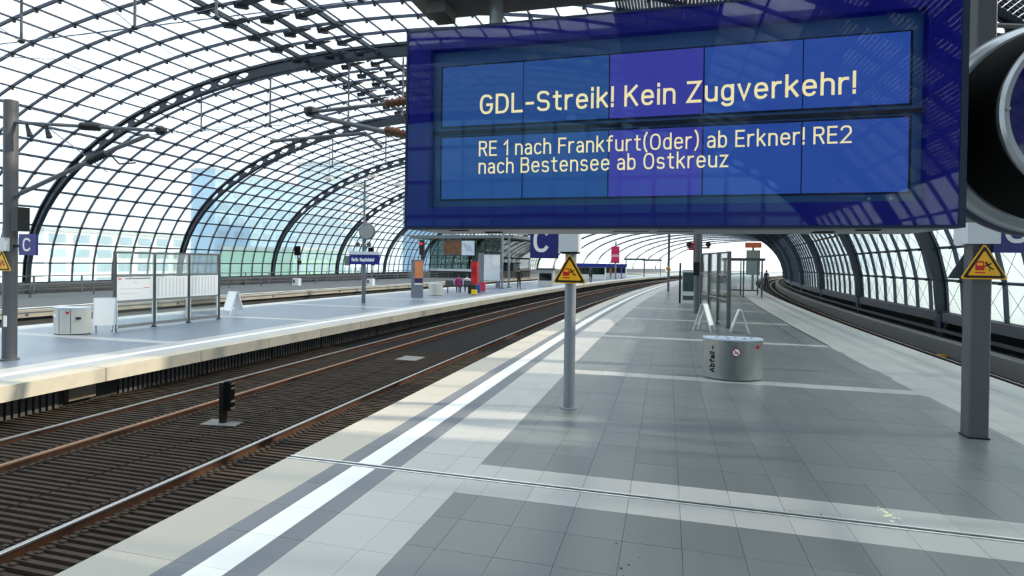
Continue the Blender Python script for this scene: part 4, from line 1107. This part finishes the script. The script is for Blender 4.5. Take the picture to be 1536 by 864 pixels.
MB().lathe([(.1, 0), (.1, 5.4), (0, 5.42)], n=10).build('post', MASTG, rs)
r2 = MB().box(-.5, .75, -.2, -.1, 3.75, 4.55).build('red_sign', REDP, rs); MB().bar((-.35, -.205, 3.95), (.5, -.205, 4.2), .01, .16).build('white_mark', PUREW, r2)
mc = thing('snack_machine', 'narrow pale vending machine with red edge on the near platform', 'vending machine', W(35.2, .75), HD(35))
MB().box(-.45, .40, -.3, .3, 0, 1.95).build('cabinet', WHITEB, mc); MB().box(.40, .52, -.32, .3, .1, 1.95).build('red_edge', REDP, mc)
MB().box(-.40, .20, -.315, -.3, .7, 1.8).build('window', GLASSG, mc); MB().box(-.40, .2, -.32, -.3, .2, .45).build('hatch', ALUD, mc)
MB().box(-.62, -.52, -.2, .2, 0, 2.35).build('side_post', BLK, mc)
gc = thing('waiting_shelter', 'distant glass waiting shelter on the near platform behind the timetable case', 'shelter', W(44, 4.2), HD(44))
for x in (-1.2, 0, 1.2):
    for y in (0, 3.5): MB().box(x-.05, x+.05, y-.05, y+.05, 0, 2.6).build('post', ALUD, gc)
MB().box(-1.4, 1.4, -.2, 3.7, 2.6, 2.78).build('roof', ALUD, gc)
for y in (0, 3.5): MB().box(-1.15, 1.15, y-.01, y+.01, .9, 2.5).build('pane', GLASSV, gc)
MB().box(-1.1, 1.1, 1.2, 1.7, .42, .48).build('seat', BLK, gc)
s_ = 58
os_ = thing('orange_sign_post', 'distant post with orange board and grey case right of the timetable case', 'sign post', W(s_, 5.6), HD(s_))
MB().lathe([(.1, 0), (.1, 4.4), (0, 4.42)], n=10).build('post', MASTG, os_); MB().box(-.7, .7, -.2, -.1, 3.9, 4.4).build('orange_board', mat('board_orange', (222, 116, 76), .5), os_)
MB().box(-.6, .6, -.2, -.1, 1.4, 3.7).build('grey_case', mat('case_grey', (150, 150, 146), .5), os_)
for k in range(3):
    lgt = None
tl = thing('tube_light', 'small white strip light below the dark arch at the right tunnel mouth', 'lamp', W(70, 6.5, 6.6), HD(70)+.9)
MB().box(-.7, .7, -.12, .12, -.06, .06).build('diffuser', mat('tube_white', (255, 255, 255), .5, emit=(255, 255, 255), estr=2), tl)
MB().box(-.75, .75, -.15, .15, .06, .12).build('housing', ALUD, tl); MB().tube([(0, 0, .1), (0, 0, 2.6)], .02, 6).build('hanger_rod', CABLE, tl)

# ================================================================== people
def person(label, P, rz, top, legs, hair, h=1.75, seated=False, bag=None):
    k = h/1.75
    J = {'pel': (0, 0, .95, .125, .095), 'spi': (0, 0, 1.15, .13, .09), 'che': (0, 0, 1.35, .155, .10), 'nec': (0, .0, 1.50, .055, .055), 'hed': (0, -.02, 1.60, .075, .09), 'top': (0, -.01, 1.70, .07, .08)}
    edges = [('pel', 'spi'), ('spi', 'che'), ('che', 'nec'), ('nec', 'hed'), ('hed', 'top')]
    for sg, t in ((-1, 'l'), (1, 'r')):
        J['sh'+t] = (sg*.19, 0, 1.42, .065, .065); J['el'+t] = (sg*.24, .03, 1.14, .048, .048); J['wr'+t] = (sg*.25, -.05, .90, .034, .034); J['ha'+t] = (sg*.25, -.08, .81, .03, .04)
        edges += [('che', 'sh'+t), ('sh'+t, 'el'+t), ('el'+t, 'wr'+t), ('wr'+t, 'ha'+t)]
        if seated:
            J['hi'+t] = (sg*.10, 0, .92, .09, .09); J['kn'+t] = (sg*.13, -.45, .95, .065, .065); J['an'+t] = (sg*.13, -.47, .53, .045, .045); J['to'+t] = (sg*.14, -.62, .49, .04, .03)
        else:
            J['hi'+t] = (sg*.09, 0, .88, .09, .09); J['kn'+t] = (sg*.10, -.02+sg*.05, .50, .062, .062); J['an'+t] = (sg*.10, .02-sg*.05, .09, .042, .042); J['to'+t] = (sg*.11, -.13-sg*.05, .04, .045, .035)
        edges += [('pel', 'hi'+t), ('hi'+t, 'kn'+t), ('kn'+t, 'an'+t), ('an'+t, 'to'+t)]
    names = list(J); me = bpy.data.meshes.new('p')
    dz = -.47 if seated else 0
    me.from_pydata([(J[n][0]*k, J[n][1]*k, (J[n][2]+dz)*k) for n in names], [(names.index(a), names.index(b)) for a, b in edges], [])
    ob = bpy.data.objects.new('p', me); col.objects.link(ob)
    md = ob.modifiers.new('s', 'SKIN'); sv = me.skin_vertices[0].data
    for i, n in enumerate(names): sv[i].radius = (J[n][3]*k, J[n][4]*k)
    sv[0].use_root = True
    ob.modifiers.new('u', 'SUBSURF').levels = 1
    dg = bpy.context.evaluated_depsgraph_get(); nm = bpy.data.meshes.new_from_object(ob.evaluated_get(dg)); bpy.data.objects.remove(ob)
    nm.materials.clear()
    tm = mat('cloth_%d_%d_%d' % top, top, .8); lm = mat('cloth_%d_%d_%d' % legs, legs, .8); hm = mat('hair_%d' % hair[0], hair, .7)
    for m in (SKIN, tm, lm, BLK): nm.materials.append(m)
    for p in nm.polygons:
        c = p.center/k; z = c.z-dz; p.use_smooth = True
        if z > 1.50: p.material_index = 0
        elif abs(c.x) > .2 and z < .88: p.material_index = 0
        elif z > .93 and c.y > -.2: p.material_index = 1
        elif z < (.57 if seated else .1): p.material_index = 3
        else: p.material_index = 2
    b = link('person', nm, None, P, rz); tag(b, label, 'person')
    hp = MB().lathe([(.01, .13), (.07, .11), (.098, .05), (.10, -.02), (.085, -.06)], (0, .012, 1.64+dz), n=14)
    hp.v = [(x*k, y*k*1.05, z*k) for x, y, z in hp.v]
    hp.build('hair', hm, b, smooth=True)
    # simple facial features
    for sx in (-.03, .03):
        e = MB().lathe([(.004, .006), (.010, 0), (.004, -.006)], (sx*k, -.112*k, (1.625+dz)*k), ax='Y', n=8); e.build('eye', BLK, b)
    if bag:
        bg_ = MB().zprism([(-.15, .12), (.15, .12), (.13, .28), (-.13, .28)], (1.0+dz)*k, (1.42+dz)*k); bg_.build('backpack', mat('bag_%d' % bag[0], bag, .7), b)
    return b
person('standing person in blue jacket and dark trousers on the near platform', W(47, 3.05), .6, (44, 74, 160), (28, 34, 60), (30, 24, 20), 1.86)
person('distant person in dark clothes with backpack on the opposite platform', W(find_s(886, -11.9), -11.9), 2.6, (44, 46, 48), (24, 26, 30), (120, 80, 50), 1.8, bag=(60, 66, 64))
person('distant person in blue top and purple trousers right of the pink banner', W(find_s(932, -12.6), -12.6), 1.2, (40, 60, 140), (92, 72, 170), (40, 30, 24), 1.8)
person('distant person in dark coat near the right platform edge', W(62, 7.0), -.8, (40, 44, 60), (22, 24, 34), (36, 28, 22), 1.85)
person('distant person in navy jacket walking beside the thin distant post', W(75, -.4), .3, (50, 60, 120), (40, 44, 70), (30, 26, 24), 1.85)
person('person in pale top sitting at the right end of the bench', W(find_s(700, -14.85), -14.85, .06), math.radians(20), (214, 210, 216), (34, 36, 44), (28, 24, 22), 1.72, seated=True)
person('person in purple top sitting in the middle of the bench', W(find_s(688, -15.1), -15.1, .06), math.radians(20), (150, 40, 110), (30, 30, 36), (26, 22, 22), 1.7, seated=True)
person('distant person in orange top left of the banner post', W(find_s(916, -13.4), -13.4), 2.0, (206, 100, 60), (120, 110, 100), (50, 40, 30), 1.75)
person('distant person in black right of the glazed stair house', W(find_s(733+45, -13.4), -13.4), .5, (30, 32, 36), (26, 26, 30), (30, 26, 22), 1.75)

# ================================================================== city outside the glass; pale bluish facade colours carry the haze
gr = MB().box(-420, 260, -120, 620, -9.2, -9.0).build('ground', GROUND); tag(gr, 'pale city ground outside the station', None, None, 'structure')
WIN = mat('facade_window', (150, 174, 188), .15, .1, .8)
def block(label, x, y, w, d, h, rgb, nxw, nz, rz=0.0):
    b = thing('office_building', label, 'building', (x, y, -9), rz)
    MB().box(-w/2, w/2, -d/2, d/2, 0, h).build('wall', mat('facade_%d_%d_%d' % rgb, rgb, .8), b)
    MB().box(-w/2-.3, w/2+.3, -d/2-.3, d/2+.3, h, h+.8).build('roof_edge', mat('roof_edge', (180, 184, 188), .7), b)
    pm = MB().box(-.12, .12, -d/nxw*.34, d/nxw*.34, -h/nz*.30, h/nz*.30).mesh('window', WIN)
    for i in range(nxw):
        for j in range(nz):
            link('window', pm, b, (w/2+.05, -d/2+d*(i+.5)/nxw, h*(j+.55)/nz))
    return b
block('pale office block with blue windows behind the left mast', -170, 40, 30, 60, 13, (226, 230, 232), 9, 3)
block('white office block with rows of windows behind the timetable case', -150, 118, 30, 40, 17, (232, 234, 232), 7, 5)
block('greenish low block behind the arch right of the timetable case', -112, 152, 24, 26, 14, (150, 190, 172), 5, 4)
block('slim pale tower behind the third arch', -135, 215, 20, 22, 50, (206, 220, 228), 5, 11)
block('wide pale blue office tower behind the second and third arches', -186, 240, 12, 84, 48, (156, 188, 216), 9, 8)
block('bluish office tower behind the name board', -110, 270, 26, 30, 44, (140, 174, 204), 6, 9)
block('cream block right of the name board beyond the glass', -66, 310, 26, 40, 34, (228, 224, 210), 7, 7)
# tall neighbours on the right, seen as pale shapes through the frosted wall
block('pale office wing outside the right glass wall', 60, 70, 20, 60, 16, (206, 212, 216), 6, 4, math.pi)
